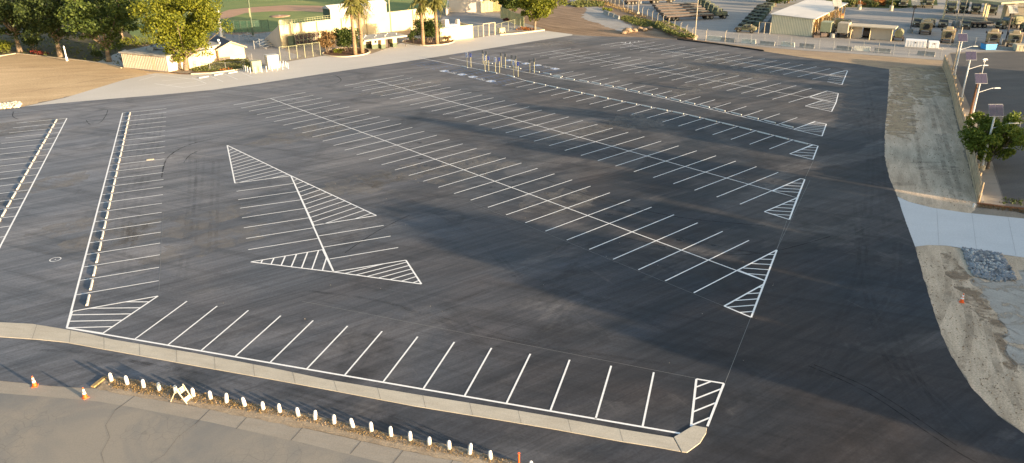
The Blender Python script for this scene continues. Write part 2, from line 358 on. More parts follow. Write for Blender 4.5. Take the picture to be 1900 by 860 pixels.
A['canopy'] = simple('olive_steel_canopy', (0.36,0.33,0.20), 0.7, 0.1, 1)
A['camo'] = camo_mat('desert_green_camouflage', (0.24,0.20,0.115), (0.12,0.13,0.07), (0.05,0.045,0.035))
A['camog'] = camo_mat('woodland_green_camouflage', (0.075,0.095,0.06), (0.12,0.125,0.075), (0.035,0.035,0.03))
A['tanv'] = simple('sand_vehicle_paint', (0.46,0.35,0.20), 0.75, 0.15, 1.2)
A['olive'] = simple('olive_tarpaulin', (0.20,0.20,0.115), 0.85, 0.2, 1.5)
A['deck'] = simple('worn_trailer_deck', (0.27,0.23,0.16), 0.9, 0.2, 0.5)
A['stone'] = simple('grey_riprap_stone', (0.30,0.32,0.34), 0.85, 0.3, 0.9, bmp=0.4)
A['stonew'] = simple('white_gravel', (0.66,0.60,0.48), 0.9, 0.2, 2.0)
A['clod'] = simple('pale_earth_clod', (0.31,0.225,0.145), 0.95, 0.2, 1.2, bmp=0.8)
A['leafy'] = leaf_mat('yellow_green_leaves', (0.20,0.21,0.018), (0.085,0.11,0.012), 0.3)
A['leafd'] = leaf_mat('deep_green_leaves', (0.060,0.085,0.022), (0.035,0.055,0.014), 0.2)
A['leafm'] = leaf_mat('glossy_green_leaves', (0.085,0.115,0.020), (0.035,0.060,0.014), 0.2)
A['leafb'] = leaf_mat('brown_twiggy_leaves', (0.22,0.13,0.055), (0.13,0.09,0.035), 0.2)
A['palm'] = leaf_mat('palm_fronds', (0.20,0.185,0.055), (0.12,0.125,0.03), 0.25)
A['weed'] = leaf_mat('weeds', (0.10,0.13,0.03), (0.16,0.15,0.05), 0.2)
A['dryg'] = leaf_mat('dry_grass', (0.36,0.25,0.10), (0.20,0.14,0.07), 0.15)
A['redf'] = leaf_mat('red_flowers', (0.30,0.03,0.025), (0.12,0.05,0.03), 0.2)
A['oranf'] = leaf_mat('orange_flowers', (0.42,0.20,0.05), (0.30,0.09,0.03), 0.2)
A['chain'] = mesh_mat('chain_link_wire', (0.30,0.30,0.28), 0.03)
A['chaing'] = mesh_mat('green_windscreen_mesh', (0.06,0.14,0.09), 0.22)
A['bluemesh'] = mesh_mat('blue_screen_mesh', (0.04,0.16,0.33), 0.85)
A['signw'] = simple('white_sign_plate', (0.72,0.72,0.74), 0.5, 0.03, 2)
A['signb'] = simple('blue_sign_plate', (0.10,0.14,0.50), 0.5, 0.05, 2)
A['signg'] = simple('bare_sign_back', (0.22,0.21,0.20), 0.5, 0.05, 2)
A['yellow'] = simple('yellow_sign_post', (0.42,0.40,0.24), 0.6, 0.1, 2)
A['amber'] = simple('orange_machine_paint', (0.50,0.22,0.07), 0.6, 0.15, 1)
# ------------------------------------------------------------------ ground sheets
def sheet(name, px, z, mat, world=False, kind='structure', jag=0.0):
    P = [Vector((p[0], p[1], z)) if world else at(p[0], p[1], z) for p in px]
    if jag:
        rj = random.Random(len(px)); Q = []; lo = 0.0
        for a, b in zip(P, P[1:]+P[:1]):
            m = min(60, max(1, int((b-a).length/max(.35, jag*1.6)))); nn = (b-a).normalized(); nn = Vector((-nn.y, nn.x, 0))
            for k in range(m):
                lo = lo*.6+rj.gauss(0, jag*.5); Q.append(a.lerp(b, k/m)+nn*(lo+rj.gauss(0, jag*.25) if k else 0))
        P = Q
    n = len(P)
    a = sum(P[i].x*P[(i+1) % n].y-P[(i+1) % n].x*P[i].y for i in range(n))
    if a < 0: P = P[::-1]
    from mathutils.geometry import tessellate_polygon
    tri = tessellate_polygon([P])
    me = bpy.data.meshes.new(name)
    fs = []
    for t in tri:
        a_, b_, c_ = [P[i] for i in t]
        fs.append(t if (b_-a_).cross(c_-a_).z > 0 else t[::-1])
    me.from_pydata([tuple(p) for p in P], [], fs); me.materials.append(mat)
    o = bpy.data.objects.new(name, me); col.objects.link(o); tag(o, kind=kind); return o
sheet('ground', [(-900,-300),(900,-300),(900,1500),(-900,1500)], 0.0, A['ground'], True)
LOT = [(-330,240),(-200,222),(0,204),(45,198),(160,187.5),(300,176),(395,167),(480,155.5),(600,137),(700,122.5),(800,107.5),(900,91.5),(1000,75.5),(1062,66),(1100,67.5),(1180,69),(1257,74),(1400,93),(1417,95.6),(1500,108),(1580,118),(1650,129),(1647,190),(1642,240),(1641,290),(1650,330),(1665,365),(1680,410),(1698,458),(1712,510),(1732,575),(1746,620),(1763,656),(1782,687),(1807,725),(1852,771),(1899,804),(1990,870),(2150,980),(2150,1150),(1200,1150),(1000,870),(949,855),(841,829),(771,815.5),(701,799.5),(645,785.5),(575,769.5),(520,758.5),(450,745),(418,744-6),(363,728),(307,716),(243,704),(200,701),(167,721),(92,716.5),(42,711),(0,707),(-200,700)]
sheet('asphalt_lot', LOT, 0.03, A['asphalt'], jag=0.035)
sheet('tan_dirt_field', [(-420,160),(-200,118),(-40,108),(30,100),(110,108),(200,119),(262,131),(340,137),(232,158),(120,180),(45,199),(0,205),(-200,223),(-330,241),(-700,290)], 0.010, A['tan'], jag=0.35)
sheet('concrete_apron', [(45,198),(120,182),(232,148),(288,136),(345,139),(392,137),(450,130),(520,117),(600,104),(690,100),(745,80),(880,71),(930,63),(985,58),(1012,57.5),(1062,64),(1062,66),(1000,75.5),(900,91.5),(800,107.5),(700,122.5),(600,137),(480,155.5),(395,167),(300,176),(160,187.5)], 0.02, A['conc'])
sheet('ploughed_dirt', [(1012,57.5),(940,30),(900,-10),(960,-80),(1120,-60),(1200,10),(1245,40),(1290,74),(1345,82),(1417,95.6),(1257,74),(1180,69),(1100,67.5),(1062,64)], 0.008, A['brown'], jag=0.4)
sheet('haul_track', [(1078,32),(1090,18),(1060,4),(1030,-20),(1068,-30),(1105,10),(1150,36),(1182,56),(1165,62),(1130,52)], 0.016, A['palesoil'], jag=0.5)
sheet('golden_verge', [(1257,74),(1345,83),(1470,93),(1600,102),(1748,113),(1752,135),(1700,133),(1650,129),(1580,118),(1500,108),(1417,95.6)], 0.012, A['gold'], jag=0.3)
sheet('graded_dirt', [(1650,129),(1752,135),(1764,180),(1775,230),(1790,285),(1808,350),(1820,378),(1800,397),(1730,386),(1687,375),(1664,363),(1650,330),(1641,290),(1642,240),(1647,190)], 0.012, A['greydirt'], jag=0.12)
A['looseg'] = fade(ground_mat('loose_golden_soil', (0.52,0.39,0.24), (0.44,0.33,0.20), (0.30,0.22,0.14), 0.3, 1.4, R(20), (0.4,1,1), 7, 0.6), 0.45, 0.40, 0.56, 0.9)
sheet('loose_soil', [(1652,122),(1752,128),(1760,150),(1764,182),(1735,176),(1710,196),(1690,172),(1670,188),(1654,200),(1652,160)], 0.024, A['looseg'], jag=.4)
sheet('golden_patch', [(1650,170),(1695,182),(1702,232),(1690,262),(1665,252),(1644,248)], 0.026, A['looseg'], jag=.3)  # golden patch breaking up over the graded dirt
sheet('lower_dirt', [(1698,458),(1723,455),(1755,456),(1784,460.5),(1856,472),(1900,478),(2300,520),(2500,1100),(2150,980),(1990,870),(1899,804),(1852,771),(1807,725),(1782,687),(1763,656),(1746,620),(1732,575),(1712,510)], 0.012, A['greydirt'], jag=0.1)
sheet('disturbed_soil', [(1745,470),(1765,468),(1790,500),(1802,530),(1822,545),(1850,590),(1870,640),(1900,700),(1885,702),(1850,640),(1815,600),(1790,560),(1770,520),(1748,492)], 0.016, A['brownstreak'], jag=0.45)
sheet('pale_silt', [(1809,516),(1885,521),(1905,500),(2100,520),(2200,760),(1960,740),(1900,690),(1872,635),(1852,585),(1825,543),(1803,528)], 0.016, A['silt'], jag=0.4)
sheet('concrete_driveway', [(1665,365),(1687,375),(1730,386),(1791,395),(1900,406),(2300,446),(2300,545),(1900,478),(1856,472),(1784,460.5),(1755,456),(1723,455),(1698,458),(1680,410)], 0.024, A['conc2'])
sheet('street', [(1764,100),(1900,96),(2400,120),(2500,420),(1900,398),(1868,386),(1848,330),(1826,270),(1800,200),(1775,140)], 0.014, A['street'])
sheet('street_sidewalk', [(1773,200),(1800,205),(1830,265),(1850,330),(1868,386),(1812,377),(1805,340),(1790,270)], 0.026, A['gutter'])
sheet('yard_pavement', [(1110,-60),(1160,12),(1215,34),(1290,74),(1345,81),(1470,92),(1600,101),(1748,112),(1764,98),(1900,94),(2400,116),(2300,30),(2000,-20),(1600,-60)], 0.014, A['yard'])
sheet('old_road', [(-200,698),(0,707),(42,711),(92,716.5),(179,721.5),(251,735),(391,760),(488,779.5),(562,794),(670,818.5),(749,836),(841,854),(960,880),(1200,935),(1200,1600),(-500,1600)], 0.014, A['roadold'])
gut = [(-200,698),(0,707),(42,711),(92,716.5),(179,721.5),(251,735),(391,760),(488,779.5),(562,794),(670,818.5),(749,836),(841,854),(960,880),(1200,935)]
sheet('road_gutter', gut+[(1200,985),(960,915),(841,888),(749,868),(670,849),(562,822),(488,806),(391,784),(251,757),(179,745),(92,737),(0,730),(-200,722)], 0.018, A['gutter'])
sheet('verge_strip', [(179,721.5),(200,700),(243,703),(307,715),(363,727),(418,739),(499,754),(575,769),(645,785),(701,799),(771,815),(841,828),(949,854.5),(1000,869),(1220,935),(1200,935),(960,880),(841,854),(749,836),(670,818.5),(562,794),(488,779.5),(391,760),(251,735)], 0.034, A['straw'], jag=0.07)
# joints in gutter and curb strip
LC = [0]
def line_on(mb, a, b, w, z):
    d = (b-a); L = d.length
    if L < 1e-4: return
    d /= L; n = Vector((-d.y, d.x, 0))*w/2
    LC[0] += 1; z += 0.0006*(LC[0] % 13)
    mb.add([(*(a-n).xy, z), (*(b-n).xy, z), (*(b+n).xy, z), (*(a+n).xy, z)], [(0, 1, 2, 3)])
j = MB()
for (x1, y1, x2, y2) in ((251,735,214,762),(391,759.5,362,788),(460,773,438,797),(562,794,540,818),(671,818.5,650,843),(749,836,728,862),(841,854,822,884)):
    line_on(j, at(x1,y1), at(x2,y2), 0.035, 0.024)
# long wandering cracks running out over the old road
for pts in ([(214,762),(196,790),(204,812),(188,842),(196,870)], [(362,788),(330,812),(305,845),(260,872)]):
    for k in range(len(pts)-1): line_on(j, at(*pts[k]), at(*pts[k+1]), 0.014, 0.0245)
tag(j.build('road_joints', A['seam']), kind='structure')
# raised concrete strip along the lot's near edge, as separate slabs of one strip
top = [(-200,588),(0,598),(60,601),(124,611.5),(167,620),(209,630),(363,655.5),(499,681.5),(606,704),(779,733),(949,760),(1025.6,773),(1151,796),(1249,812)]
bot = [(-200,610),(0,625),(70,630),(120,635),(237,656),(363,679),(499,703),(645,730),(771,754),(949,783),(1034,797.5),(1151,819),(1220,830),(1263,838)]
cs = MB()
P = [at(*p, 0.07) for p in top]+[at(*p, 0.07) for p in bot[::-1]]
cs.prism([(p.x, p.y) for p in P], 0.0, 0.07)
P = [at(*p, 0.07) for p in [(1250.5,811),(1260,805.5),(1281,793),(1288,789.5),(1311.6,794),(1310,804),(1299,822),(1275,839.6),(1265,838.5)]]
cs.prism([(p.x, p.y) for p in P], 0.0, 0.075)
tag(cs.build('concrete_kerb_strip', A['curb'], bevel=0.015), kind='structure')
j = MB()
TP = [at(*p, 0.07) for p in top]; BP = [at(*p, 0.07) for p in bot]
def along(P, s):
    for k in range(len(P)-1):
        L = (P[k+1]-P[k]).length
        if s <= L: return P[k]+(P[k+1]-P[k])*(s/L)
        s -= L
    return P[-1]
L1 = sum((TP[k+1]-TP[k]).length for k in range(len(TP)-1)); L2 = sum((BP[k+1]-BP[k]).length for k in range(len(BP)-1))
nj = int(L1/3.05)
for k in range(1, nj): line_on(j, along(TP, L1-k*3.05), along(BP, L2-k*3.05*L2/L1-0.2), 0.016, 0.0745)
tag(j.build('kerb_strip_joints', A['seam']), kind='structure')
j = MB()
for a, b in (((1738,387),(1742,456)),((1803,396),(1812,465)),((1870,403),(1885,475))): line_on(j, at(*a), at(*b), 0.012, 0.030)
for a, b in (((1795,262),(1826,262)),((1800,300),(1838,300)),((1806,340),(1852,341)),((1842,310),(1866,384))): line_on(j, at(*a), at(*b), 0.04, 0.032)
tag(j.build('driveway_joints', A['seam']), kind='structure')
# ------------------------------------------------------------------ painted markings
def V2(p): return Vector((p[0], p[1], 0))
PZ = 0.037
W = 0.11
class Row:
    """stall lines evenly spaced between two measured ones: pixel ends of the first and of the last"""
    def __init__(s, a0, b0, a1, b1, n):
        s.a0, s.b0, s.a1, s.b1, s.n = at(*a0), at(*b0), at(*a1), at(*b1), n
    def l(s, i): t = i/s.n; return s.a0.lerp(s.a1, t), s.b0.lerp(s.b1, t)
pm = MB()
def z1(x, y): return (400+x/4.3, 130+y/4.3)
def z3(x, y): return (750+x/4.3, 50+y/4.3)
def z4(x, y): return (1100+x/3.4545, 50+y/3.4545)
def z5(x, y): return (750+x/3.44, 200+y/3.44)
def z6(x, y): return (1150+x/3.44, 200+y/3.44)
def z7(x, y): return (900+x/2.8667, 400+y/2.8667)
def zA(x, y): return (x/3.8, 180+y/3.8)
def zB(x, y): return (x/3.8, 400+y/3.8)
def zC(x, y): return (400+x/2.775, 250+y/2.775)
def zR6(x, y): return (1100+x/5.733, y/5.733)
def zR7(x, y): return (1350+x/5.733, y/5.733)
def zE(x, y): return (900+x/3.584, 620+y/3.584)
def ln(a, b, w=W, mb=None, z=PZ):
    A_ = at(*a) if not isinstance(a, Vector) else a; B_ = at(*b) if not isinstance(b, Vector) else b
    line_on(mb or pm, A_, B_, w, z)
def piece(knots, i0=0):
    """piecewise rows from measured knots [(index, pixelA, pixelB)]; returns {index:(A,B)}"""
    out = {}
    for (i, a, b), (k, c, d) in zip(knots, knots[1:]):
        A0, B0, A1, B1 = at(*a), at(*b), at(*c), at(*d)
        for m in range(i, k+1):
            t = (m-i)/(k-i); out[m] = (A0.lerp(A1, t), B0.lerp(B1, t))
    return out
R1 = piece([(0, z1(143,282), z1(716,182)), (12, z1(1031,643), z1(1666,492)), (21, z5(424,593), z5(959,425)), (31, z7(1110,414), z7(1552,186))])
for a, b in R1.values(): ln(a, b)
ln(R1[0][0].lerp(R1[0][1], 0.5), at(*z7(1485,350)))
R2 = piece([(0, z1(1030,128), z1(1500,47)), (9, z3(218,676), z3(712,568)+() if False else z3(712,568)), (18, z5(925,245), z5(1330,133)), (28, z6(767,619), z6(1155,455))])
for a, b in R2.values(): ln(a, b)
ln(R2[0][0].lerp(R2[0][1], 0.5), at(*z6(1130,577)))
def foot(p, q, a, b):
    """where the line p->q meets a->b (all on the ground)"""
    d = q-p; e = b-a; den = d.x*e.y-d.y*e.x; t = ((a.x-p.x)*e.y-(a.y-p.y)*e.x)/den; return p+d*t
def z8(x, y): return (800+x/7.168, 60+y/7.168)
DS = (R1[15][1]-R1[15][0]).normalized()
K3 = [at(*p) for p in [(780,108.5),z8(400,455),z8(620,497),z8(990,572),z3(973,432),z3(1643,575),z4(605,563),z4(930,640),z6(1111,210),z6(1265,247)]]
K4 = [at(*p) for p in [(834,108),z8(545,405),z8(700,435),z8(940,470),z8(1250,535),z8(1640,610),z4(0,366),(1233,183.7),(1285,195.6),(1405.7,224.3),z6(1290,184)]]
def onpoly(tip, K):
    best = None
    for a_, b_ in zip(K, K[1:]):
        e = b_-a_; den = DS.x*e.y-DS.y*e.x; u = ((a_.x-tip.x)*DS.y-(a_.y-tip.y)*DS.x)/den
        if -0.02 <= u <= 1.02: best = a_+e*u
    return best
R3 = {i: (at(*p), onpoly(at(*p), K3)) for i, p in enumerate([z3(*q) for q in ((806,467),(891,487),(982,508),(1076,528),(1172,551),(1270,574),(1371,598),(1478,621),(1587,648),(1698,674))]+[z6(*q) for q in ((75,45),(172,69),(272,94),(374,120),(482,147),(592,175),(709,205),(829,236),(955,266),(1085,297))])}
R4 = {i: (onpoly(at(*p), K4), at(*p)) for i, p in enumerate([z3(*q) for q in ((1350,358),(1440,376),(1530,397),(1628,412))]+[z4(*q) for q in ((173,347),(252,364),(336,380),(419,396),(506,412),(596,431),(689,450),(784,469),(883,489),(984,512),(1090,535),(1198,559),(1310,584),(1424,608))])}
for RR in (R3, R4):
    for a, b in RR.values(): ln(a, b)
for K in (K3, K4):
    for a, b in zip(K, K[1:]): ln(a, b, 0.13)
R5 = piece([(0, z3(1007,224), z3(1330,173)), (7, z3(1567,320), z4(312,207)) if False else (7, z3(1567,320), z4(312,207)), (21, z4(1255,487), z4(1505,413))])
for a, b in R5.values(): ln(a, b)
ln(R5[0][0].lerp(R5[0][1], 0.5), at(*z4(1550,487)))
R6 = piece([(1, zR6(185,498), zR6(557,440)), (9, zR6(1081,642), zR6(1450,571)), (18, zR7(900,848), zR7(1245,757))])
for a, b in R6.values(): ln(a, b)
ln(zR6(82,486), zR6(290,455)); ln(R6[1][0].lerp(R6[1][1], 0.35), at(*zR7(1225,825)))
for a, b in (((300,455),(345,462)),((345,462),(352,452)),((390,468),(400,450)),((440,455),(450,448)),((290,455),(430,478)),((485,447),(490,440))): ln(zR6(*a), zR6(*b), 0.14)
# baselines of rows three and four, out to the light blue bays
# left bay, far-left bay, near row
LR = piece([(0, (216.6,212.6), zA(1175,85)), (12, zA(735+15,582), zA(1153,535)) if False else (12, (200.2+0.2,334.0), zA(1153,535)), (24, zB(510,680), zB(1114,572))])
LRa = Row((228-1,209.5), zA(1175,85), zB(510,680), zB(1114,572), 24)
base0 = at(*zA(865,116)); base1 = at(*zB(472,796))
ln(base0, base1, 0.15)
def foot(p, q, a, b):
    """where the line p->q meets a->b (all on the ground)"""
    d = q-p; e = b-a; den = d.x*e.y-d.y*e.x; t = ((a.x-p.x)*e.y-(a.y-p.y)*e.x)/den; return p+d*t
LL = {}
for i in range(25):
    q = [zA(1175,85),zA(1172,113),zA(1171,145),zA(1171,176),zA(1168,208),zA(1165,241),zA(1165,277),zA(1163,315),zA(1162,354),zA(1160,396),zA(1160,440),zA(1158,485),zA(1153,535),zA(1153,585),zA(1150,637),zA(1149,692),zA(1143,753),zA(1140,817),zB(1138,48),zB(1135,121),zB(1131,198),zB(1128,281),zB(1123,369),zB(1119,464),zB(1114,572)][i]
    q = at(*q); d1 = at(*zB(1114,572))-at(*zB(510,680)); p = foot(q, q+d1, base0, base1); LL[i] = (p, q); ln(p, q)
f0 = at(*zA(472,153)); f1 = at(*zB(0,225)); fd = (f1-f0).normalized()
ln(f0, f0+fd*75, 0.15)
FLd = (at(*zA(150,184))-f0)
FL = {}
for i in range(25):
    p = f0+fd*(2.743*i); FL[i] = (p, p+FLd.normalized()*6.1*1.04); ln(*FL[i])
BR0 = (at(124.2,609.5), at(1262,805.5))
ln(*BR0, 0.15)
for a, b in zip([(251,630),(312,641),(373,652),(437,662),(502,673),(570,685),(640,697),(711,710),(786,722),(862,736),(940,749),(1021,764),(1105,779),(1192,794)], [(347,560),(403,569),(461,577),(521,587),(581,596),(645,606),(709,616),(775,626),(843,636),(912,647),(984,658),(1057,669),(1134,680),(1213,692)]):
    ln(a, b, 0.12)
# hatched islands
def clip(a, b, poly):
    ts = []; n = len(poly); d = b-a
    for i in range(n):
        p, q = poly[i], poly[(i+1) % n]; e = q-p; den = d.x*e.y-d.y*e.x
        if abs(den) < 1e-9: continue
        t = ((p.x-a.x)*e.y-(p.y-a.y)*e.x)/den; u = ((p.x-a.x)*d.y-(p.y-a.y)*d.x)/den
        if -1e-6 <= u <= 1+1e-6: ts.append(t)
    ts.sort()
    return [(a+d*ts[k], a+d*ts[k+1]) for k in range(0, len(ts)-1, 2)]
def hatch(polypx, s0, s1, n, edges=None, w=0.12, mb=None):
    """outline plus n+1 stripes evenly from stripe s0 to stripe s1 (pixel pairs), clipped to the outline"""
    poly = [at(*p) for p in polypx]; m = len(poly)
    for i in range(m):
        if edges is None or i in edges: ln(poly[i], poly[(i+1) % m], 0.14, mb)
    a0, b0, a1, b1 = at(*s0[0]), at(*s0[1]), at(*s1[0]), at(*s1[1])
    for k in range(n+1):
        t = k/max(1, n)
        for p, q in clip(a0.lerp(a1, t), b0.lerp(b1, t), poly): 
            if (q-p).length > 0.15: ln(p, q, w, mb)
hatch([zB(472,796), zB(510,680), zB(1114,572), zB(725,835)], (zB(900,613), zB(1048,613)), (zB(480,796), zB(795,788)), 4)
hatch([zE(1405,303), zE(1588,333), zE(1478,618), zE(1370,618)], (zE(1408,355), zE(1495,322)), (zE(1370,612), zE(1495,560)), 3, edges=(0, 1, 3))
hatch([zC(60,57), zC(388,214), zC(100,252)], (zC(72,82), zC(90,74)), (zC(300,224), zC(372,207)), 12)
hatch([zC(388,214), zC(828,419), zC(505,470)], (zC(405,238), zC(425,231)), (zC(730,432), zC(800,408)), 12)
ln(zC(388,214), zC(608,710), 0.15)
for a, b in (((108,294),(400,254)),((117,337),(419,295)),((126,381),(438,338)),((136,431),(460,382)),((146,482),(484,430)),((157,537),(505,482)),((169,595),(525,537)),((532,524),(865,470)),((556,582),(901,525)),((587,643),(940,584))): ln(zC(*a), zC(*b))
hatch([zC(182,658), zC(552,595), zC(608,710)], (zC(235,662), zC(243,646)), (zC(550,702), zC(570,640)), 6)
hatch([zC(608,710), zC(980,649), zC(1060,772)], (zC(672,716), zC(842,674)), (zC(1020,764), zC(1052,752)), 6)
hatch([z7(1345,293), z7(1552,186), z7(1490,350)], (z7(1500,211), z7(1540,210)), (z7(1395,312), z7(1503,321)), 4)
hatch([z7(1482,368), z7(1415,545), z7(1272,485)], (z7(1440,386), z7(1476,384)), (z7(1365,518), z7(1425,513)), 4)
ln(z7(1552,186), z7(1415,545), 0.14)
hatch([z6(973,535), z6(1155,455), z6(1180,461), z6(1132,578)], (z6(1090,483), z6(1170,486)), (z6(985,533), z6(1150,544)), 3)
hatch([z6(1132,578), z6(1082,717), z6(923,667)], (z6(1085,602), z6(1122,604)), (z6(975,683), z6(1090,690)), 4)
ln(z6(1180,461), z6(1082,717), 0.14)
hatch([z6(1232,241), z6(1265,247), z6(1232,333), z6(1085,297)], (z6(1200,255), z6(1258,258)), (z6(1110,303), z6(1240,312)), 3)
hatch([z6(1110,140), z6(1247,92), z6(1318,107), z6(1290,184)], (z6(1225,100), z6(1316,108)), (z6(1125,143), z6(1300,158)), 5)
hatch([z4(1390,452), z4(1500,413), z4(1573,430), z4(1558,489)], (z4(1470,424), z4(1572,434)), (z4(1400,453), z4(1560,478)), 4)
hatch([z4(1362,510), z4(1478,471), z4(1558,489), z4(1530,545)], (z4(1450,480), z4(1556,493)), (z4(1385,514), z4(1538,531)), 4)
hatch([z4(1520,306), z4(1622,281), z4(1632,285), z4(1596,373), z4(1503,354)], (z4(1590,290), z4(1628,292)), (z4(1510,352), z4(1600,362)), 6, edges=(0, 1, 2, 3))
tag(pm.build('parking_lines', A['paint']), kind='structure')
# thin chalk layout lines
ck = MB()
ck.v, ck.f = [], []
for a, b in (((1440,466),(1503,335)),((1393,590),(1345,712)),((1460,410),(1441,464)),((1510,297),(1493,333)),((870,375),(1345,570)),((560,560),(1290,703)),((295,540),(303,395))): ln(a, b, 0.03, ck, 0.034)
tag(ck.build('layout_lines', A['chalk']), kind='structure')
# manhole ring, blue bays and symbols
def ring(mb, c, r, w, z=PZ, n=28):
    for k in range(n):
        a0, a1 = 2*math.pi*k/n, 2*math.pi*(k+1)/n
        mb.add([(c.x+math.cos(a)*rr, c.y+math.sin(a)*rr, z) for a, rr in ((a0, r-w), (a1, r-w), (a1, r), (a0, r))], [(3, 2, 1, 0)])
mr = MB(); ring(mr, at(*zB(391,313)), 0.46, 0.07); ring(mr, at(*zB(391,313)), 0.06, 0.055)
tag(mr.build('painted_manhole_ring', A['paint']), kind='structure')
bl = MB()
dA = (R3[0][0]-R3[0][1]).normalized(); dB = (R4[0][1]-R4[0][0]).normalized()
bA0, bA1 = at(790,110), R3[0][1]; bB0, bB1 = at(836,102), R4[0][0]
for b0, b1, dd, n in ((bA0, bA1, dA, 14), (bB0, bB1, dB, 17)):
    L = (b1-b0).length; u = (b1-b0)/L; s = 0; k = 0
    while s < L-0.5:
        p = b1-u*s; line_on(bl, p, p+dd*5.6, 0.09, PZ); s += 2.743 if k % 2 == 0 else 1.6; k += 1
        if k % 2 == 0:      # access aisle hatching
            for m in range(5):
                q = p+dd*(0.8+m*1.05); line_on(bl, q, q+u*1.5+dd*0.5, 0.05, PZ+0.0005*m)
tag(bl.build('blue_bay_lines', A['blue']), kind='structure')
def glyph(mb, O, ux, uy, strokes, s, w=0.1, z=PZ):
    for a, b in strokes: line_on(mb, O+ux*a[0]*s+uy*a[1]*s, O+ux*b[0]*s+uy*b[1]*s, w, z)
WH = [((0.1,1.0),(0.1,0.45)),((0.1,0.45),(0.55,0.45)),((0.55,0.45),(0.7,0.0)),((0.1,0.72),(0.45,0.72))]+[((0.15+0.42*math.cos(a), 0.3+0.38*math.sin(a)), (0.15+0.42*math.cos(a+0.7), 0.3+0.38*math.sin(a+0.7))) for a in (2.0,2.7,3.4,4.1,4.8,5.5)]
sy = MB(); wt = MB()
def text_on(name, txt, O, ux, size, z, mat, parent=None):
    cu = bpy.data.curves.new(name, 'FONT'); cu.body = txt; cu.size = size; cu.align_x = 'CENTER'; cu.align_y = 'CENTER'; cu.space_line = 0.95
    o = bpy.data.objects.new(name, cu); col.objects.link(o); bpy.context.view_layer.update()
    dg = bpy.context.evaluated_depsgraph_get(); me = bpy.data.meshes.new_from_object(o.evaluated_get(dg)); bpy.data.objects.remove(o)
    me.materials.clear(); me.materials.append(mat)
    o = bpy.data.objects.new(name, me); col.objects.link(o); o.location = (O.x, O.y, z); o.rotation_euler = (0, 0, math.atan2(ux.y, ux.x)); o.scale = (1, 1.0, 1); return o
for lst, ux, uy in (([(824.4,132.5),(841,136),(857.5,139),(877.4,143.4),(892.8,147.6),(911,151.4)], (bA1-bA0).normalized(), -dA), ([(945,112.7),(959,115),(975.8,118.6),(997.4,121.8),(1014.8,125),(1030,128.4)], (bB0-bB1).normalized(), -dB)):
    for k, p in enumerate(lst):
        O = at(*p)
        if k in (1, 4):
            tag(text_on('aisle_lettering', 'NO\nPARKING', O, ux, 0.62, PZ+0.003, A['paint']), kind='structure')
        else:
            # blue ground, white border, white symbol
            c = O; h = 0.62
            mb = MB(); mb.add([tuple((c+ux*a*h+uy*b*h).xy)+(PZ-0.002,) for a, b in ((-1,-1),(1,-1),(1,1),(-1,1))], [(0,1,2,3)]); 
            bo = mb.build('accessible_bay_square', A['blue']); tag(bo, kind='structure')
            for a, b in (((-1,-1),(1,-1)),((1,-1),(1,1)),((1,1),(-1,1)),((-1,1),(-1,-1))): line_on(sy, c+ux*a[0]*h+uy*a[1]*h, c+ux*b[0]*h+uy*b[1]*h, 0.12, PZ)
            glyph(sy, c-ux*0.3-uy*0.48, ux, uy, WH, 0.95, 0.15)
tag(sy.build('accessible_bay_symbols', A['paint']), kind='structure')
# stall lines on the pale apron
ap = MB()
for a, b in (((356.3,144.8),(382.8,155.6)),((390.4,142.3),(414.4,152.4)),((415,137.3),(441,148)),((443.5,133.5),(468,143.6)),((272,137),(331,144)),((287,156),(341,163)),((341,163),(380,157)),((331,144),(381,150)),((300,151),(350,146)),((312,158),(366,152)),((258,150),(290,141))):
    ln(a, b, 0.11, ap, 0.026)
tag(ap.build('apron_stall_lines', A['paint']), kind='structure')
# tyre marks
sk = MB()
def arc(px, w=0.16, mb=None, z=0.0335):
    P = [at(*p) for p in px]; Q = []
    for i in range(len(P)-1):
        p0 = P[max(0, i-1)]; p1 = P[i]; p2 = P[i+1]; p3 = P[min(len(P)-1, i+2)]
        for t in (0, .25, .5, .75): Q.append(0.5*((2*p1)+(p2-p0)*t+(2*p0-5*p1+4*p2-p3)*t*t+(3*p1-p0-3*p2+p3)*t**3))
    Q.append(P[-1])
    for i in range(len(Q)-1): line_on(mb or sk, Q[i], Q[i+1], w, z)
arc([(300,330),(308,298),(330,279),(365,265),(408,256)]); arc([(341,303),(352,289),(372,279)], 0.1)
arc([(160,224),(168,232),(186,228),(197,214),(200,205)], 0.1); arc([(25,208),(24,217),(34,222)], 0.12)
arc([(612,139),(625,142),(633,149),(626,155),(612,158)], 0.14); arc([(1000,330),(1120,372),(1260,404),(1420,420)], 0.1)
arc([(1150,440),(1300,470),(1420,470),(1540,440)], 0.08); arc([(640,470),(700,430),(760,400)], 0.1)
arc([(1500,680),(1610,730),(1760,830),(1850,880)], 0.09); arc([(1510,678),(1625,728),(1775,828)], 0.07)
tag(sk.build('tyre_marks', A['skid']), kind='structure')
fs_ = MB()
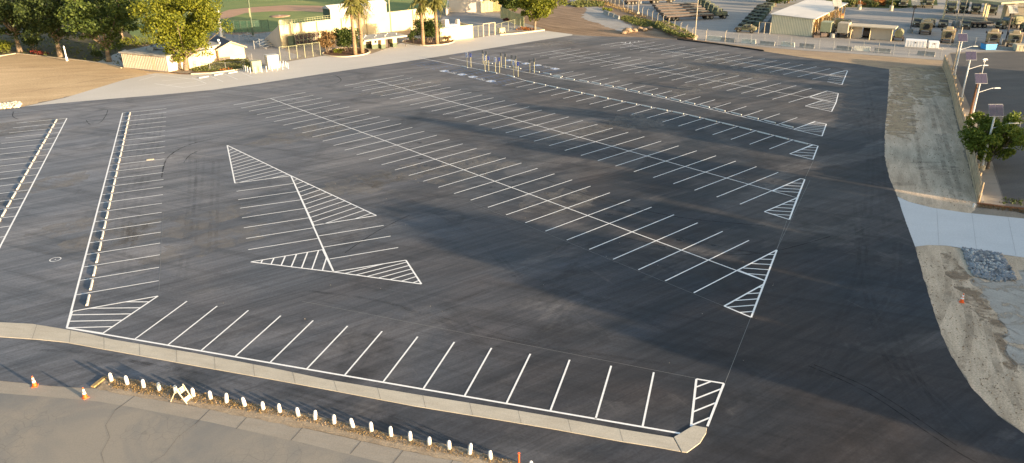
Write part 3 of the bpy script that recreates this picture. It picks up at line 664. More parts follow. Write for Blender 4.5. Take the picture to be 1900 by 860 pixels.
for pts in ([(250,210),(232,280),(222,360),(214,440)], [(292,208),(285,260),(262,340),(240,420),(222,520)], [(275,208),(262,262),(236,350)], [(352,250),(352,330),(346,420),(330,520)], [(368,290),(362,360),(350,450)], [(396,300),(392,380),(388,470)],
            [(1500,700),(1540,620),(1590,500),(1600,400)], [(1530,720),(1600,620),(1650,540),(1660,450)], [(1700,780),(1640,660),(1600,520),(1585,380)], [(1760,830),(1690,700),(1650,600)], [(1850,860),(1730,740),(1640,660)], [(1450,830),(1560,760),(1700,800)],
            [(1604,400),(1610,300),(1612,220),(1600,150)], [(1640,420),(1628,300),(1630,200)], [(400,740),(330,700),(200,660),(60,650)], [(900,840),(700,780),(480,720),(300,680)], [(940,845),(720,775),(500,712)], [(100,690),(220,670),(330,690)],
            [(1000,520),(1100,560),(1250,620),(1400,700)], [(700,560),(850,600),(1000,640),(1250,680)], [(560,540),(700,560),(880,620),(1100,660)], [(620,330),(700,350),(850,420),(960,520)], [(850,560),(980,500),(1060,440)], [(1250,440),(1400,470),(1520,460),(1600,420)], [(1400,260),(1500,270),(1580,240),(1620,190)], [(1300,110),(1450,140),(1560,190),(1610,260)]):
    arc(pts, 0.34, fs_, 0.0335)
    arc([(x+7+y*.012, y+1) for x, y in pts], 0.30, fs_, 0.0337)
tag(fs_.build('faint_tyre_tracks', A['faintskid']), kind='structure')
ru = MB()
for pts in ([(1700,140),(1722,190),(1738,250),(1752,310),(1770,372)], [(1712,138),(1735,190),(1752,250),(1768,310),(1786,378)], [(1668,150),(1690,200),(1700,260),(1712,330),(1725,380)], [(1730,620),(1760,540),(1750,470)], [(1780,690),(1800,600),(1770,500)], [(1890,760),(1850,680),(1830,600)], [(1690,185),(1740,200),(1765,240)], [(60,150),(120,140),(190,142),(250,140)], [(20,175),(90,165),(170,150),(230,142)], [(-20,130),(60,125),(140,128),(210,130)]):
    arc(pts, 0.5, ru, 0.020)
for c_, a_, b_ in (((1738,312),2.6,.9), ((1752,322),1.2,.8), ((1675,342),1.4,.6), ((1716,302),2.0,.3)):
    c_ = at(*c_); n_ = 16; ru.add([(c_.x+a_*math.cos(6.283*k/n_), c_.y+b_*math.sin(6.283*k/n_), .021) for k in range(n_)], [tuple(range(n_))])
tag(ru.build('wheel_ruts', A['rut']), kind='structure')
A['dustp'] = fade(simple('pale_dust_bloom', (0.27,0.255,0.235), 0.9), 0.5, 0.40, 0.62, 0.45)
dp = MB()
for (x_, y_), a_, b_ in (((1040,81),6,2.2), ((1000,82),3,1.2), ((1300,118),9,4), ((1385,140),10,4), ((1330,125),7,4), ((1290,165),8,3), ((1180,228),6,4), ((1075,245),7,3), ((870,312),6,4), ((730,325),5,3), ((660,345),6,3), ((330,420),7,3), ((400,450),6,2.5), ((200,440),5,3), ((140,420),4,2), ((95,340),4,3), ((1040,375),5,3), ((560,250),9,3), ((760,160),10,3), ((20,240),7,4)):
    c_ = at(x_, y_); n_ = 26; rr_ = random.Random(int(x_)); u_ = DS; v_ = Vector((-DS.y, DS.x, 0)); ws = [rr_.uniform(.7, 1.15) for _ in range(n_)]
    dp.add([tuple((c_+u_*a_*w_*math.cos(6.283*k/n_)+v_*b_*w_*math.sin(6.283*k/n_)).xy)+(.032,) for k, w_ in enumerate(ws)], [tuple(range(n_))])
tag(dp.build('dust_blooms', A['dustp']), kind='structure')
ol = MB(); ro = random.Random(12)
for RR, cnt in ((R1, 30), (R2, 22), (LL if False else R5, 14)):
    for _ in range(cnt):
        i_ = ro.choice(list(RR)[:-1]); a_, b_ = RR[i_]; c_, d_ = RR[i_+1] if i_+1 in RR else RR[i_]
        q_ = a_.lerp(b_, ro.uniform(.08, .92)).lerp(c_.lerp(d_, .5), .45); r_ = ro.uniform(.15, .45)
        ol.add([(q_.x+r_*math.cos(6.283*k/9)*ro.uniform(.7, 1.2), q_.y+r_*math.sin(6.283*k/9)*ro.uniform(.7, 1.2), .0345) for k in range(9)], [tuple(range(9))])
tag(ol.build('oil_stains', A['oil']), kind='structure')
# paler roller patches
pa = ground_mat('dusty_patch', (0.115,0.112,0.108), (0.09,0.088,0.085), (0.13,0.125,0.12), 0.2, 0.8, R(-36), (0.2,1,1), 8, 0.1)
# asphalt berm (dark edge) at the far side
bm = MB()
for a, b in ((zR6(900,425), zR6(1400,487)), (zR6(1400,487), zR7(385,548))):
    p, q = at(*a), at(*b); u = (q-p).normalized(); n = Vector((-u.y, u.x, 0))
    bm.at(Matrix.Identity(4)); bm.prism([tuple((p-n*.15).xy), tuple((q-n*.15).xy), tuple((q+n*.15).xy), tuple((p+n*.15).xy)], 0, 0.28)
tag(bm.build('asphalt_berm', A['tyre']), kind='structure')
# ------------------------------------------------------------------ wheel stops
def stop_proto(mat, label):
    o = MB().yprism([(-0.09,0.0),(0.09,0.0),(0.085,0.05),(0.05,0.145),(-0.05,0.145),(-0.085,0.05)], -0.915, 0.915)
    # taper the ends
    o.v = [(x, y*(1.0 if z < 0.06 else 0.97), z) for x, y, z in o.v]
    b = o.build('wheel_stop', mat, bevel=0.012); return b
def stops(prs, off, mat, wherefmt, group, proto=[None]):
    """prs: list of (foot0, foot1, outward direction)"""
    n = len(prs); first = None
    for k, (p, q, d) in enumerate(prs):
        if first is None: first = stop_proto(mat, ''); o = first
        else: o = first.copy(); col.objects.link(o)
        c = (p+q)/2+d*off; u = q-p
        o.location = (c.x, c.y, 0.031); o.rotation_euler = (0, 0, math.atan2(u.y, u.x)-math.pi/2)
        tag(o, wherefmt % ORD[n-1-k], 'wheel stop', group)
L_ = [(LL[i][0], LL[i+1][0], (LL[i][1]-LL[i][0]).normalized()) for i in range(24)]
stops(L_, 1.02, A['stop'], "sand-coloured wheel stop of the long left bay, %s from the near end", 'wheel stops of the long left bay')
L_ = [(FL[i][0], FL[i+1][0], (FL[i][1]-FL[i][0]).normalized()) for i in range(20)]
stops(L_, 1.25, A['stop'], 'sand-coloured wheel stop of the far left bay, %s from the near end', 'wheel stops of the far left bay')
L_ = [(R3[i][1], R3[i+1][1], (R3[i][0]-R3[i][1]).normalized()) for i in range(18)]
L_ += [(R3[18][1], R3[19][1], (R3[18][0]-R3[18][1]).normalized())]
stops(L_, 0.32, A['stopg'], "grey wheel stop on the middle aisle's nearer side, %s from the hatched right end", 'wheel stops on the nearer side of the middle aisle')
L_ = [(R4[i][0], R4[i+1][0], (R4[i][1]-R4[i][0]).normalized()) for i in range(17)]
stops(L_, 0.62, A['stopg'], "grey wheel stop on the middle aisle's farther side, %s from the hatched right end", 'wheel stops on the farther side of the middle aisle')
def pxstops(lst, off, d, fmt, group):
    P_ = []
    for a, b in lst:
        p, q = at(*a), at(*b); c = (p+q)/2; u = (q-p).normalized(); P_.append((c-u*.9, c+u*.9, d))
    stops(P_, off, A['stopg'], fmt, group)
pxstops([((857,124),(868,126.7)),((888.6,130.5),(901,133)),((909.5,134.4),(921.6,136.9)),((941,140.6),(955,143.7))], 0, dA, 'grey wheel stop in the nearer blue accessible bays, %s from the right', 'wheel stops of the nearer accessible bays')
pxstops([((902.5,117),(913,119)),((932.5,122.8),(946.5,125)),((953.5,126),(967,128.8)),((987.6,132.5),(1001,135)),((1008,136.5),(1022,139)),((1029,141),(1043,143.4))], 0, dB, 'grey wheel stop in the farther blue accessible bays, %s from the right', 'wheel stops of the farther accessible bays')
pxstops([((368,146.2),(388,143)),((396,141.3),(415,137.6)),((423,137.5),(441,134.2))], 0, dA, 'white wheel stop on the pale apron below the sunlit tree, %s from the right', 'wheel stops on the pale apron')
# ------------------------------------------------------------------ foliage
def leaf_quad(mb, c, s, rnd):
    a = rnd.uniform(0, 6.283); b = rnd.uniform(-1, 1); t = math.sqrt(1-b*b)
    n = Vector((t*math.cos(a), t*math.sin(a), b)); u = n.orthogonal().normalized(); v = n.cross(u)
    th = rnd.uniform(0, 6.283); u2 = u*math.cos(th)+v*math.sin(th); v2 = n.cross(u2)
    s1 = s*rnd.uniform(.7, 1.3); s2 = s1*rnd.uniform(.5, .8)
    i = len(mb.v); mb.v += [tuple(c-u2*s1), tuple(c+v2*s2), tuple(c+u2*s1), tuple(c-v2*s2)]; mb.f.append((i, i+1, i+2, i+3))
def leaf_clump(mb, c, r, n, s, rnd, flat=0.75):
    for _ in range(n):
        a = rnd.uniform(0, 6.283); b = rnd.uniform(-0.8, 1); t = math.sqrt(max(0, 1-b*b)); q = r*rnd.uniform(.55, 1.05)
        leaf_quad(mb, c+Vector((t*math.cos(a)*q, t*math.sin(a)*q, b*q*flat)), s, rnd)
def make_tree(name, label, loc, H, rad, base, seed, leafmat, nclump=60, per=90, s=0.22, group=None, tr=0.35, lean=(0, 0), cat='tree', squash=(1, 1)):
    """trunk with limbs; crown = many leaf clumps over an uneven ellipsoid from height base to H"""
    rnd = random.Random(seed); t = thing(name, label, cat, loc, 0, group)
    mb = MB(); top = Vector((lean[0], lean[1], base+(H-base)*0.45))
    pts = [Vector((0, 0, -0.1)), Vector((lean[0]*.1, lean[1]*.1, base*.5)), Vector((lean[0]*.4, lean[1]*.4, base)), top]
    mb.path(pts, [tr*1.35, tr, tr*.8, tr*.35], 9)
    cz = (H+base)/2; hz = (H-base)/2; cl = []
    for k in range(nclump):
        while True:
            x, y, z = rnd.uniform(-1, 1), rnd.uniform(-1, 1), rnd.uniform(-1, 1); q = x*x+y*y+z*z
            if 0.25 < q < 1: break
        q = q**-.5*rnd.uniform(.45, 1.04)
        w_ = 1.0 if z*q > -0.2 else 0.8
        cl.append(Vector((lean[0]+x*q*rad*w_*squash[0], lean[1]+y*q*rad*w_*squash[1], cz+z*q*hz)))
    for k in range(0, nclump, max(1, nclump//10)):
        e = cl[k]; m = (pts[2]+e)/2+Vector((0, 0, -0.2)); mb.path([pts[2]+Vector((0, 0, rnd.uniform(-.5, 1)*0.6)), m, e], [tr*.35, tr*.2, 0.04], 6)
    mb.build('trunk', A['bark'], t, smooth=True)
    lf = MB()
    for c in cl: leaf_clump(lf, c, rad*rnd.uniform(.15, .30), int(per*rnd.uniform(.8, 1.3)), s, rnd)
    lf.build('crown', leafmat, t)
    return t
def make_bush(name, label, loc, r, h, seed, leafmat, n=14, per=60, s=0.12, cat='shrub', group=None, stems=True, squash=(1, 1), rz=0):
    rnd = random.Random(seed); t = thing(name, label, cat, loc, rz, group)
    lf = MB(); st_ = MB()
    for k in range(n):
        a = rnd.uniform(0, 6.28); q = rnd.uniform(0, .75)*r; c = Vector((math.cos(a)*q*squash[0], math.sin(a)*q*squash[1], h*rnd.uniform(.3, .82)))
        leaf_clump(lf, c, r*rnd.uniform(.28, .42)*min(1, max(squash)), per, s, rnd)
        if k % 2 == 0: st_.path([Vector((c.x*.3, c.y*.3, -0.05)), c], [0.05, 0.02], 5)
    st_.build('stem', A['bark'], t); lf.build('foliage', leafmat, t)
    return t
def tufts(name, polypx, n, h, mat, seed, spread=0.25, z=0.03, world=False):
    """loose ground cover scattered inside a ground polygon (one object: nobody could count it)"""
    rnd = random.Random(seed); P = [Vector((*p, 0)) if world else at(*p) for p in polypx]
    x0, x1 = min(p.x for p in P), max(p.x for p in P); y0, y1 = min(p.y for p in P), max(p.y for p in P)
    def inside(x, y):
        c = False; j = len(P)-1
        for i in range(len(P)):
            if (P[i].y > y) != (P[j].y > y) and x < (P[j].x-P[i].x)*(y-P[i].y)/(P[j].y-P[i].y)+P[i].x: c = not c
            j = i
        return c
    mb = MB(); k = 0
    while k < n:
        x, y = rnd.uniform(x0, x1), rnd.uniform(y0, y1)
        if not inside(x, y): continue
        k += 1
        hh = h*rnd.uniform(.4, 1.2)
        for _ in range(4): leaf_quad(mb, Vector((x+rnd.gauss(0, spread*.5), y+rnd.gauss(0, spread*.5), z+hh*rnd.uniform(.2, .8))), hh*.55, rnd)
    return tag(mb.build(name, mat), kind='stuff'), inside, (x0, x1, y0, y1)
# --- the trees on the left
T1 = make_tree('broadleaf_tree', 'big sunlit yellow-green tree in front of the long pale utility building', at(345,131), 15.5, 7.4, 2.2, 3, A['leafy'], 135, 130, .22, tr=.42, lean=(.6, .6))
for (px, H, rad, base, sd, lab, mat) in (((203,115), 15.5, 7.6, 2.6, 4, 'tall dark-green tree just left of the long pale utility building', 'leafm'),
        ((112,106), 15.5, 7.2, 3.2, 5, 'dark-green tree behind the leaning white post', 'leafd'),
        ((37,97), 15.5, 7.2, 3.4, 6, 'leftmost big dark tree with a bare pale trunk at the dirt edge', 'leafd')):
    make_tree('broadleaf_tree', lab, at(*px), H, rad, base, sd, A[mat], 95, 100, .26, group='big trees behind the tan dirt field', tr=.45)
for k, (x, y, H, lab) in enumerate(((-126,182,15,'shaded tree behind the leftmost tree, at the picture edge'),(-104,190,15,'shaded tree in the park behind the white post'),(-88,176,13,'shaded tree in the park behind the tall dark-green tree'),(-132,160,14,'tree beyond the left picture edge with sunlit lower leaves'))):
    make_tree('broadleaf_tree', lab, (x, y, 0), H, 6.5, 2.5, 20+k, A['leafd' if k < 3 else 'leafm'], 80, 90, .30, group='park trees at the back left', tr=.4)
make_bush('shrub', 'low sunlit yellow-green shrub at the left picture edge beside the tan dirt', at(2,96), 3.4, 2.2, 8, A['leafy'], 16, 70, .16)
make_bush('shrub', 'round dark shrub at the foot of the tall dark-green tree', at(180,108), 1.6, 1.5, 9, A['leafd'], 10, 60, .13)
make_bush('shrub', 'grey-green shrub between the two leftmost trunks', at(62,92), 3.0, 3.2, 10, A['leafd'], 14, 60, .18)
make_bush('flower_bed', 'patch of dark red flowers between two trunks at the tan dirt edge', at(73,101), 1.5, 0.45, 11, A['redf'], 12, 40, .12, cat='flowers', squash=(2.2, .7), rz=R(-20))
make_bush('shrub', 'yellow flowering shrub behind the long pale utility building', at(262,86), 4.0, 1.8, 12, A['leafy'], 14, 60, .16, squash=(1.6, .6))
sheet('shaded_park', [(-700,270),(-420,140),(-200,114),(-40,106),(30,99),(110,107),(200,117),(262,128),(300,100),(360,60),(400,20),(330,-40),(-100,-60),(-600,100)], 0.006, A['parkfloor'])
tufts('dry_ground_cover', [(-420,140),(-200,114),(30,99),(110,107),(200,117),(228,124),(225,90),(60,70),(-300,80)], 1500, .28, A['weed'], 13)
sheet('park_path', [(180,116),(205,104),(232,92),(240,96),(222,110),(232,124),(205,120)], 0.014, A['conc'])
# kerb between park and dirt
kb = MB()
kp = [(-200,116),(-20,108),(30,100),(70,104),(112,109),(160,114),(200,120),(225,127)]
def kerb(mb, pts, w, h, z0=0.0):
    P = [at(*p) if not isinstance(p, Vector) else p for p in pts]
    for a, b in zip(P, P[1:]):
        u = (b-a).normalized(); n = Vector((-u.y, u.x, 0))*w/2; a2 = a-u*.02; b2 = b+u*.02
        mb.prism([tuple((a2-n).xy), tuple((b2-n).xy), tuple((b2+n).xy), tuple((a2+n).xy)], z0, h+random.uniform(0, .004))
kerb(kb, kp, .2, .14)
tag(kb.build('park_kerb', A['curbp']), kind='structure')
o = MB().lathe([(0.22,0),(0.22,0.75),(0.14,0.8),(0.12,2.9),(0.05,2.98)], 10).build('marker_post', A['white'], smooth=False)
o.location = at(124.5,113.5); tag(o, 'single white post with a thick foot at the edge of the tan dirt', 'post')
# ------------------------------------------------------------------ frames
class Fr:
    def __init__(s, a, b, flip=1):
        s.a = at(*a) if not isinstance(a, Vector) else a; b = at(*b) if not isinstance(b, Vector) else b
        d = b-s.a; s.L = d.length; s.rz = math.atan2(d.y, d.x)
# long pale utility building
F = Fr((229.6,125.5), (314,133.8)); L = F.L; D = 15.0
u = thing('utility_building', 'long low cream building with grooved siding and ducts on its flat roof', 'building', F.a, F.rz)
MB().box(0, L, 0, D, 0, 2.75).build('wall', A['creampink'], u)
mb = MB()
x = .15
while x < L-.1: mb.box(x, x+.12, -.08, -.002, .05, 2.7); x += .42
mb.build('siding', A['creampink'], u)
MB().box(-.25, L+.3, -.3, D+.3, 2.753, 2.98).build('roof', A['creamroof'], u)
MB().box(L*.66, L*.66+.95, -.06, -.032, .05, 2.15).build('door', A['cream'], u)
MB().box(L+.002, L+.05, 3.2, 4.9, .05, 2.3).build('door', A['creampink'], u)
for k, (dx, dy, sx, sy_) in enumerate(((3.6,3,1.6,1.2),(5.6,4,2.0,1.4),(7.6,3,1.4,1.4),(2.6,6,1.8,1.2),(5.2,7.5,2.6,1.2))):
    rb = MB().box(dx, dx+sx, dy, dy+sy_, 2.985, 3.7, .08, .08).build('air_conditioner', A['metal'], u)
    MB().lathe([(.35,3.7),(.35,3.78),(.3,3.8)], 12, dx+sx/2, dy+sy_/2).build('fan_cover', A['dark'], rb)
MB().tube((3,3.6,3.3),(8.6,4.4,3.35),.32,.32,10).tube((4.2,6.6,3.3),(9.4,5.2,3.3),.28,.28,10).build('duct', A['metal'], u)
# second cream block beyond it
F2 = Fr((352,128.5), (394,119.5)); u2 = thing('utility_annex', 'small sunlit cream block between the big lit tree and the gabled house', 'building', F2.a, F2.rz)
MB().box(0, F2.L, 0, 6, 0, 2.7).build('wall', A['cream'], u2)
MB().box(-.2, F2.L+.2, -.2, 6.2, 2.703, 2.85).build('roof', A['creamroof'], u2)
MB().box(F2.L*.3, F2.L*.3+.9, -.04, -.002, .05, 2.1).build('door', A['creampink'], u2)
# gabled house
F = Fr((407.6,113.6), (455.8,108.2)); W_ = F.L; h = thing('gabled_house', 'small sunlit cream house with a dark grey gable roof beside the lawn', 'building', F.a, F.rz)
eh = 2.35; rh = 3.5; D = 8.5
MB().box(0, W_, 0, D, 0, .62).build('wall_base', A['creampink'], h)
MB().yprism([(0.01,.622),(W_-.01,.622),(W_-.01,eh),(W_/2,rh-.08),(.01,eh)], .01, D-.01).build('wall', A['cream'], h)
sl_ = (rh-eh)/(W_/2)
rf = MB()
for sg in (0, 1):
    pr = [(-.45, eh-.45*sl_), (W_/2, rh), (W_/2, rh+.12), (-.45, eh-.45*sl_+.12)]
    if sg: pr = [(W_-a, b) for a, b in pr]
    rf.yprism(pr, -.45+.001*sg, D+.4)
rfo = rf.build('roof', A['shingle'], h)
MB().box(W_*.25, W_*.25+.35, 4.2, 4.55, 3.1, 3.55).build('vent', A['white'], rfo); MB().box(W_*.18, W_*.18+.3, 2.0, 2.3, 2.9, 3.3).build('vent', A['white'], rfo)
fa = MB()
for sg in (0, 1):
    pr = [(-.47, eh-.47*sl_-.05), (W_/2, rh-.06), (W_/2, rh+.14), (-.47, eh-.47*sl_+.15)]
    if sg: pr = [(W_-a, b) for a, b in pr]
    fa.yprism(pr, -.5, -.452+.001*sg)
fa.build('fascia', A['cream'], h)
MB().box(W_/2-.25, W_/2+.25, -.03, .008, 2.75, 3.0).build('gable_vent', A['creampink'], h)
MB().box(-.06, -.001, 1.2, 2.2, .1, 2.1).build('door', A['mulch'], h)
# lawn with kerb, posts
sheet('lawn', [(354,129.5),(363,124.5),(400,116),(432,110.8),(457,110.5),(468,120),(462,126),(445,128.5),(415,130.5),(386,132.5),(362,133)], 0.03, A['grass'])
sheet('mulch_bed', [(355,134),(362,132.8),(386,132.3),(415,130.4),(445,128.4),(447,130),(437,131),(390,136),(356,138)], 0.028, A['mulch'])
tufts('lawn_grass', [(354,129.5),(363,124.5),(400,116),(432,110.8),(457,110.5),(468,120),(462,126),(445,128.5),(415,130.5),(386,132.5),(362,133)], 1300, .22, A['weed'], 15)
make_bush('flower_bed', 'orange flowers in the bed below the small lawn', at(418,130.5), .5, .3, 16, A['oranf'], 10, 30, .08, cat='flowers', squash=(4.0, .8), rz=R(25))
kb = MB(); kerb(kb, [(355,138.5),(392,137),(420,133.5),(438,131),(449,129.5)], .28, .22); tag(kb.build('lawn_kerb', A['curbp']), kind='structure')
kb = MB(); kerb(kb, [(314,134.5),(335,137.5),(355,137.8)], .25, .1); tag(kb.build('root_kerb', A['mulch']), kind='structure')
def posts_line(name, label, pts, n, ph, mat, cat='fence', r=.035, rail=True, mesh=None, tip=0, extra=None, group=None):
    P = [at(*p) if not isinstance(p, Vector) else p for p in pts]
    L = sum((b-a).length for a, b in zip(P, P[1:]))
    c = P[0]; t = thing(name, label, cat, c, 0, group)
    def al(s):
        for a, b in zip(P, P[1:]):
            q = (b-a).length
            if s <= q+1e-6: return a+(b-a)*(s/q)
            s -= q
        return P[-1]
    for k in range(n+1):
        p = al(L*k/n)-c; m = MB().tube(p, p+Vector((0, 0, ph)), r, r, 6)
        if tip:
            nn = (P[-1]-P[0]).normalized(); nn = Vector((-nn.y, nn.x, 0)); m.tube(p+Vector((0, 0, ph)), p+nn*tip+Vector((0, 0, ph+.35)), r*.8, r*.6, 6)
        m.build('post', mat, t)
    if rail:
        m = MB()
        for a, b in zip(P, P[1:]): m.tube(a-c+Vector((0, 0, ph-.03)), b-c+Vector((0, 0, ph-.03)), r*.6, r*.6, 5)
        m.build('top_rail', mat, t)
    if mesh:
        m = MB()
        for a, b in zip(P, P[1:]):
            u = (b-a).normalized(); n2 = Vector((-u.y, u.x, 0))*.012; a_ = a-c; b_ = b-c
            m.prism([tuple((a_-n2).xy), tuple((b_-n2).xy), tuple((b_+n2).xy), tuple((a_+n2).xy)], .06, ph-.08)
        m.build('mesh', mesh, t)
    return t
posts_line('chain_link_fence', 'low chain-link fence round the small lawn by the gabled house', [(354,126),(386.6,131),(415,129),(448,127),(468,112)], 7, 1.3, A['metal'], mesh=A['chain'], r=.03)
# cabinets and bollards
def cabinet(label, a, b, D, H, mat):
    F = Fr(a, b); t = thing('utility_cabinet', label, 'utility cabinet', F.a, F.rz)
    MB().box(-.08, F.L+.08, -.08, D+.08, .02, .12).build('plinth', A['curbp'], t)
    MB().box(0, F.L, 0, D, .12, H).build('body', mat, t, bevel=.03)
    MB().box(-.05, F.L+.05, -.05, D+.05, H+.003, H+.09, .03, .03).build('lid', mat, t)
    for k in (0, 1): MB().box(.06+k*F.L/2, F.L/2-.04+k*F.L/2, -.025, -.003, .25, H-.12).build('door', mat, t)
    return t
cabinet('olive-green metal utility cabinet behind short white bollards', (469.5,135), (487,133), 1.3, 1.9, A['cabg'])
cabinet('taller pale grey utility cabinet to the right of the olive-green one', (498.5,129.5), (519.5,127), 1.7, 2.45, A['cabw'])
BP = [(452.5,131.5),(456,133),(460,134.7),(465,136),(474.5,136.3),(486,134.8),(495,134),(505,132.2),(515,131),(524.6,129.3),(535,128),(531,125.3),(526.5,124.2),(521,124.5)]
pr = MB().lathe([(.07,0),(.07,1.02),(.05,1.09),(.0,1.1)], 8).build('bollard', A['whitew'], smooth=False)
for k, p in enumerate(BP):
    o = pr if k == 0 else pr.copy()
    if k: col.objects.link(o)
    o.location = at(*p); tag(o, 'thin white bollard guarding the two utility cabinets, %s from the left' % ORD[k], 'bollard', 'thin bollards round the utility cabinets')
# poles by the ball field
o = thing('white_light_pole', 'thick white pole rising behind the gabled house', 'pole', at(412,72))
MB().tube((0,0,0),(0,0,6.4),.42,.26,12).build('shaft', A['white'], o); MB().box(-.7,.7,-.7,.7,0,.5,.1,.1).build('footing', A['curbp'], o)
MB().box(.3,.75,-.25,.25,.5,1.7).build('switch_box', A['metal'], o)
o = thing('green_light_pole', 'tall dark green pole standing in front of the infield', 'pole', at(470,68))
MB().tube((0,0,0),(0,0,17),.24,.15,10).build('shaft', A['green'], o); MB().box(-.5,.5,-.5,.5,0,.25).build('footing', A['krail'], o); MB().box(-.12,.12,-.3,-.2,4.5,6.5).build('pennant', A['cabg'], o)
o = thing('thin_light_pole', 'thin yellowish pole beyond the long cream wall', 'pole', at(724,40))
MB().tube((0,0,0),(0,0,11),.16,.12,8).build('shaft', A['cabg'], o); MB().box(-.4,.4,-.4,.4,0,.3).build('footing', A['curbp'], o)
# ------------------------------------------------------------------ ball field
sheet('ball_field', [(260,80),(395,66),(500,60),(620,40),(830,14),(930,-20),(900,-150),(300,-160),(100,-60)], 0.012, A['field'])
sheet('infield_clay', [(380,44),(392,30),(425,18.5),(470,13.5),(530,10),(590,11),(640,15),(640,24),(610,23.5),(560,21),(500,21.5),(455,24.5),(425,34),(400,37),(396,46),(340,60)], 0.018, A['clay'])
sheet('warning_track', [(395,61),(500,59),(540,54),(540,58.5),(505,64),(400,68)], 0.020, A['clay'])
c = at(519,30.5); mb = MB()
mb.lathe([(2.9,0.016),(2.2,.12),(1.0,.24),(.01,.26)], 20); m = mb.build('pitchers_mound', A['clay'], smooth=True); m.location = (c.x, c.y, 0); tag(m, kind='structure')
MB().box(-.3,.3,-.08,.08,0,.03).build('pitching_rubber', A['white'], None).location = (c.x, c.y, .262)
tag(bpy.data.objects['pitching_rubber'], 'white pitching rubber on top of the clay mound', 'pitching rubber')
sheet('field_concourse', [(392,62),(455,66),(500,60),(525,56),(530,95),(560,105),(520,117),(470,122),(458,106),(430,92),(404,76)], 0.022, A['yard'])
posts_line('backstop_fence', 'dark green mesh fence between the concourse and the ball field', [(412,62),(448,62.5),(472,62),(500,60)], 7, 3.0, A['green'], mesh=A['chaing'], r=.06)
posts_line('railing', 'dark pipe railing on the concourse in front of the field fence', [(415,71),(450,71),(475,72),(494,68)], 5, 1.2, A['darkmesh'], r=.03)
posts_line('chain_link_fence', 'chain-link fence with a gate frame between the grey cabinet and the palm hedge', [(521,113),(546,111),(559,108),(571.5,107),(595,103)], 5, 2.7, A['cabg'], mesh=A['chain'], r=.06)
# long cream wall = back of the grandstand
F = Fr((523.5,90.5), (807,50.5)); WL = F.L
gs = thing('grandstand', 'long cream grandstand wall with pilasters behind the palms', 'grandstand', F.a, F.rz)
MB().box(0, WL, 0, .5, 0, 4.75).build('back_wall', A['cream'], gs)
for t_ in (.07, .21, .36, .52, .68, .84): MB().box(WL*t_, WL*t_+.5, -.28, -.003, 0, 4.74).build('pilaster', A['cream'], gs)
MB().box(-.02, WL, -.04, .54, 4.753, 4.87).build('coping', A['cream'], gs)
sw = MB().at(Matrix.Identity(4)); sw.add([(0.0,.52,0),(0.0,7.6,0),(0.0,7.6,1.1),(0.0,.52,4.7),(.4,.52,0),(.4,7.6,0),(.4,7.6,1.1),(.4,.52,4.7)], [(0,3,2,1),(4,5,6,7),(0,1,5,4),(1,2,6,5),(2,3,7,6),(3,0,4,7)])
sw.build('side_wall', A['creampink'], gs)
for k in range(9): MB().box(.42, WL*.42, .9+k*.74, .9+k*.74+.72, .3, 4.2-k*.42).build('seating_tier', A['krail'], gs)
m = MB()
for k in range(9):
    for q in range(18): m.box(.7+q*1.05, 1.45+q*1.05, 1.0+k*.74, 1.4+k*.74, 4.203-k*.42, 4.62-k*.42)
m.build('seats', A['cabg'], gs)
m = MB()
for k in range(27): m.tube((k*WL*.015, .25, 4.87), (k*WL*.015, .25, 5.7), .03, .03, 5)
m.tube((0,.25,5.7),(WL*.39,.25,5.7),.03,.03,5).tube((0,.25,5.3),(WL*.39,.25,5.3),.03,.03,5)
m.build('guard_rail', A['cabg'], gs)
MB().box(.2, 3.3, .2, .3, 4.9, 5.9).build('scoreboard_banner', A['cabg'], gs)
# press box on the wall
px0, px1 = WL*.30, WL*.66
pb = thing('press_box', 'white long press box with a pale roof on top of the cream grandstand wall', 'press box', F.a, F.rz)
MB().box(px0, px1, -.02, 3.0, 4.9, 7.0).build('wall', A['mural'], pb)
r_ = MB(); r_.add([(px0-.2,-.3,7.003),(px1+.2,-.3,7.003),(px1+.2,3.3,7.003),(px0-.2,3.3,7.003),(px0-.2,1.4,7.75),(px1+.2,1.4,7.75)], [(0,1,5,4),(3,4,5,2),(0,4,3),(1,2,5),(0,3,2,1)])
r_.build('roof', A['shedroof'], pb)
MB().box(px0-.06, px0-.003, .05, 2.9, 4.95, 6.95).build('end_wall', A['green'], pb)
# wall continues lower on the right
# bleachers on the concourse in shade
def bleacher(label, a, b, rows, D=.75):
    F = Fr(a, b); t = thing('bleacher', label, 'bleacher', F.a, F.rz, 'metal bleachers on the concourse')
    for k in range(rows):
        MB().box(0, F.L, k*D, k*D+.3, .42+k*.35, .47+k*.35).build('bench', A['metal'], t)
    m = MB()
    for x in (0.1, F.L/2, F.L-.1):
        m.tube((x,0,.0),(x,rows*D,.42+rows*.35),.04,.04,5); m.tube((x,rows*D-.2,0),(x,rows*D-.2,.35+rows*.35),.04,.04,5); m.tube((x,.2,0),(x,.2,.42),.04,.04,5)
    m.build('frame', A['metal'], t)
bleacher('metal bleacher nearest the shaded side wall of the grandstand', (495,92), (515,84), 4)
bleacher('metal bleacher on the concourse left of the grandstand side wall', (462,80), (480,76), 4)
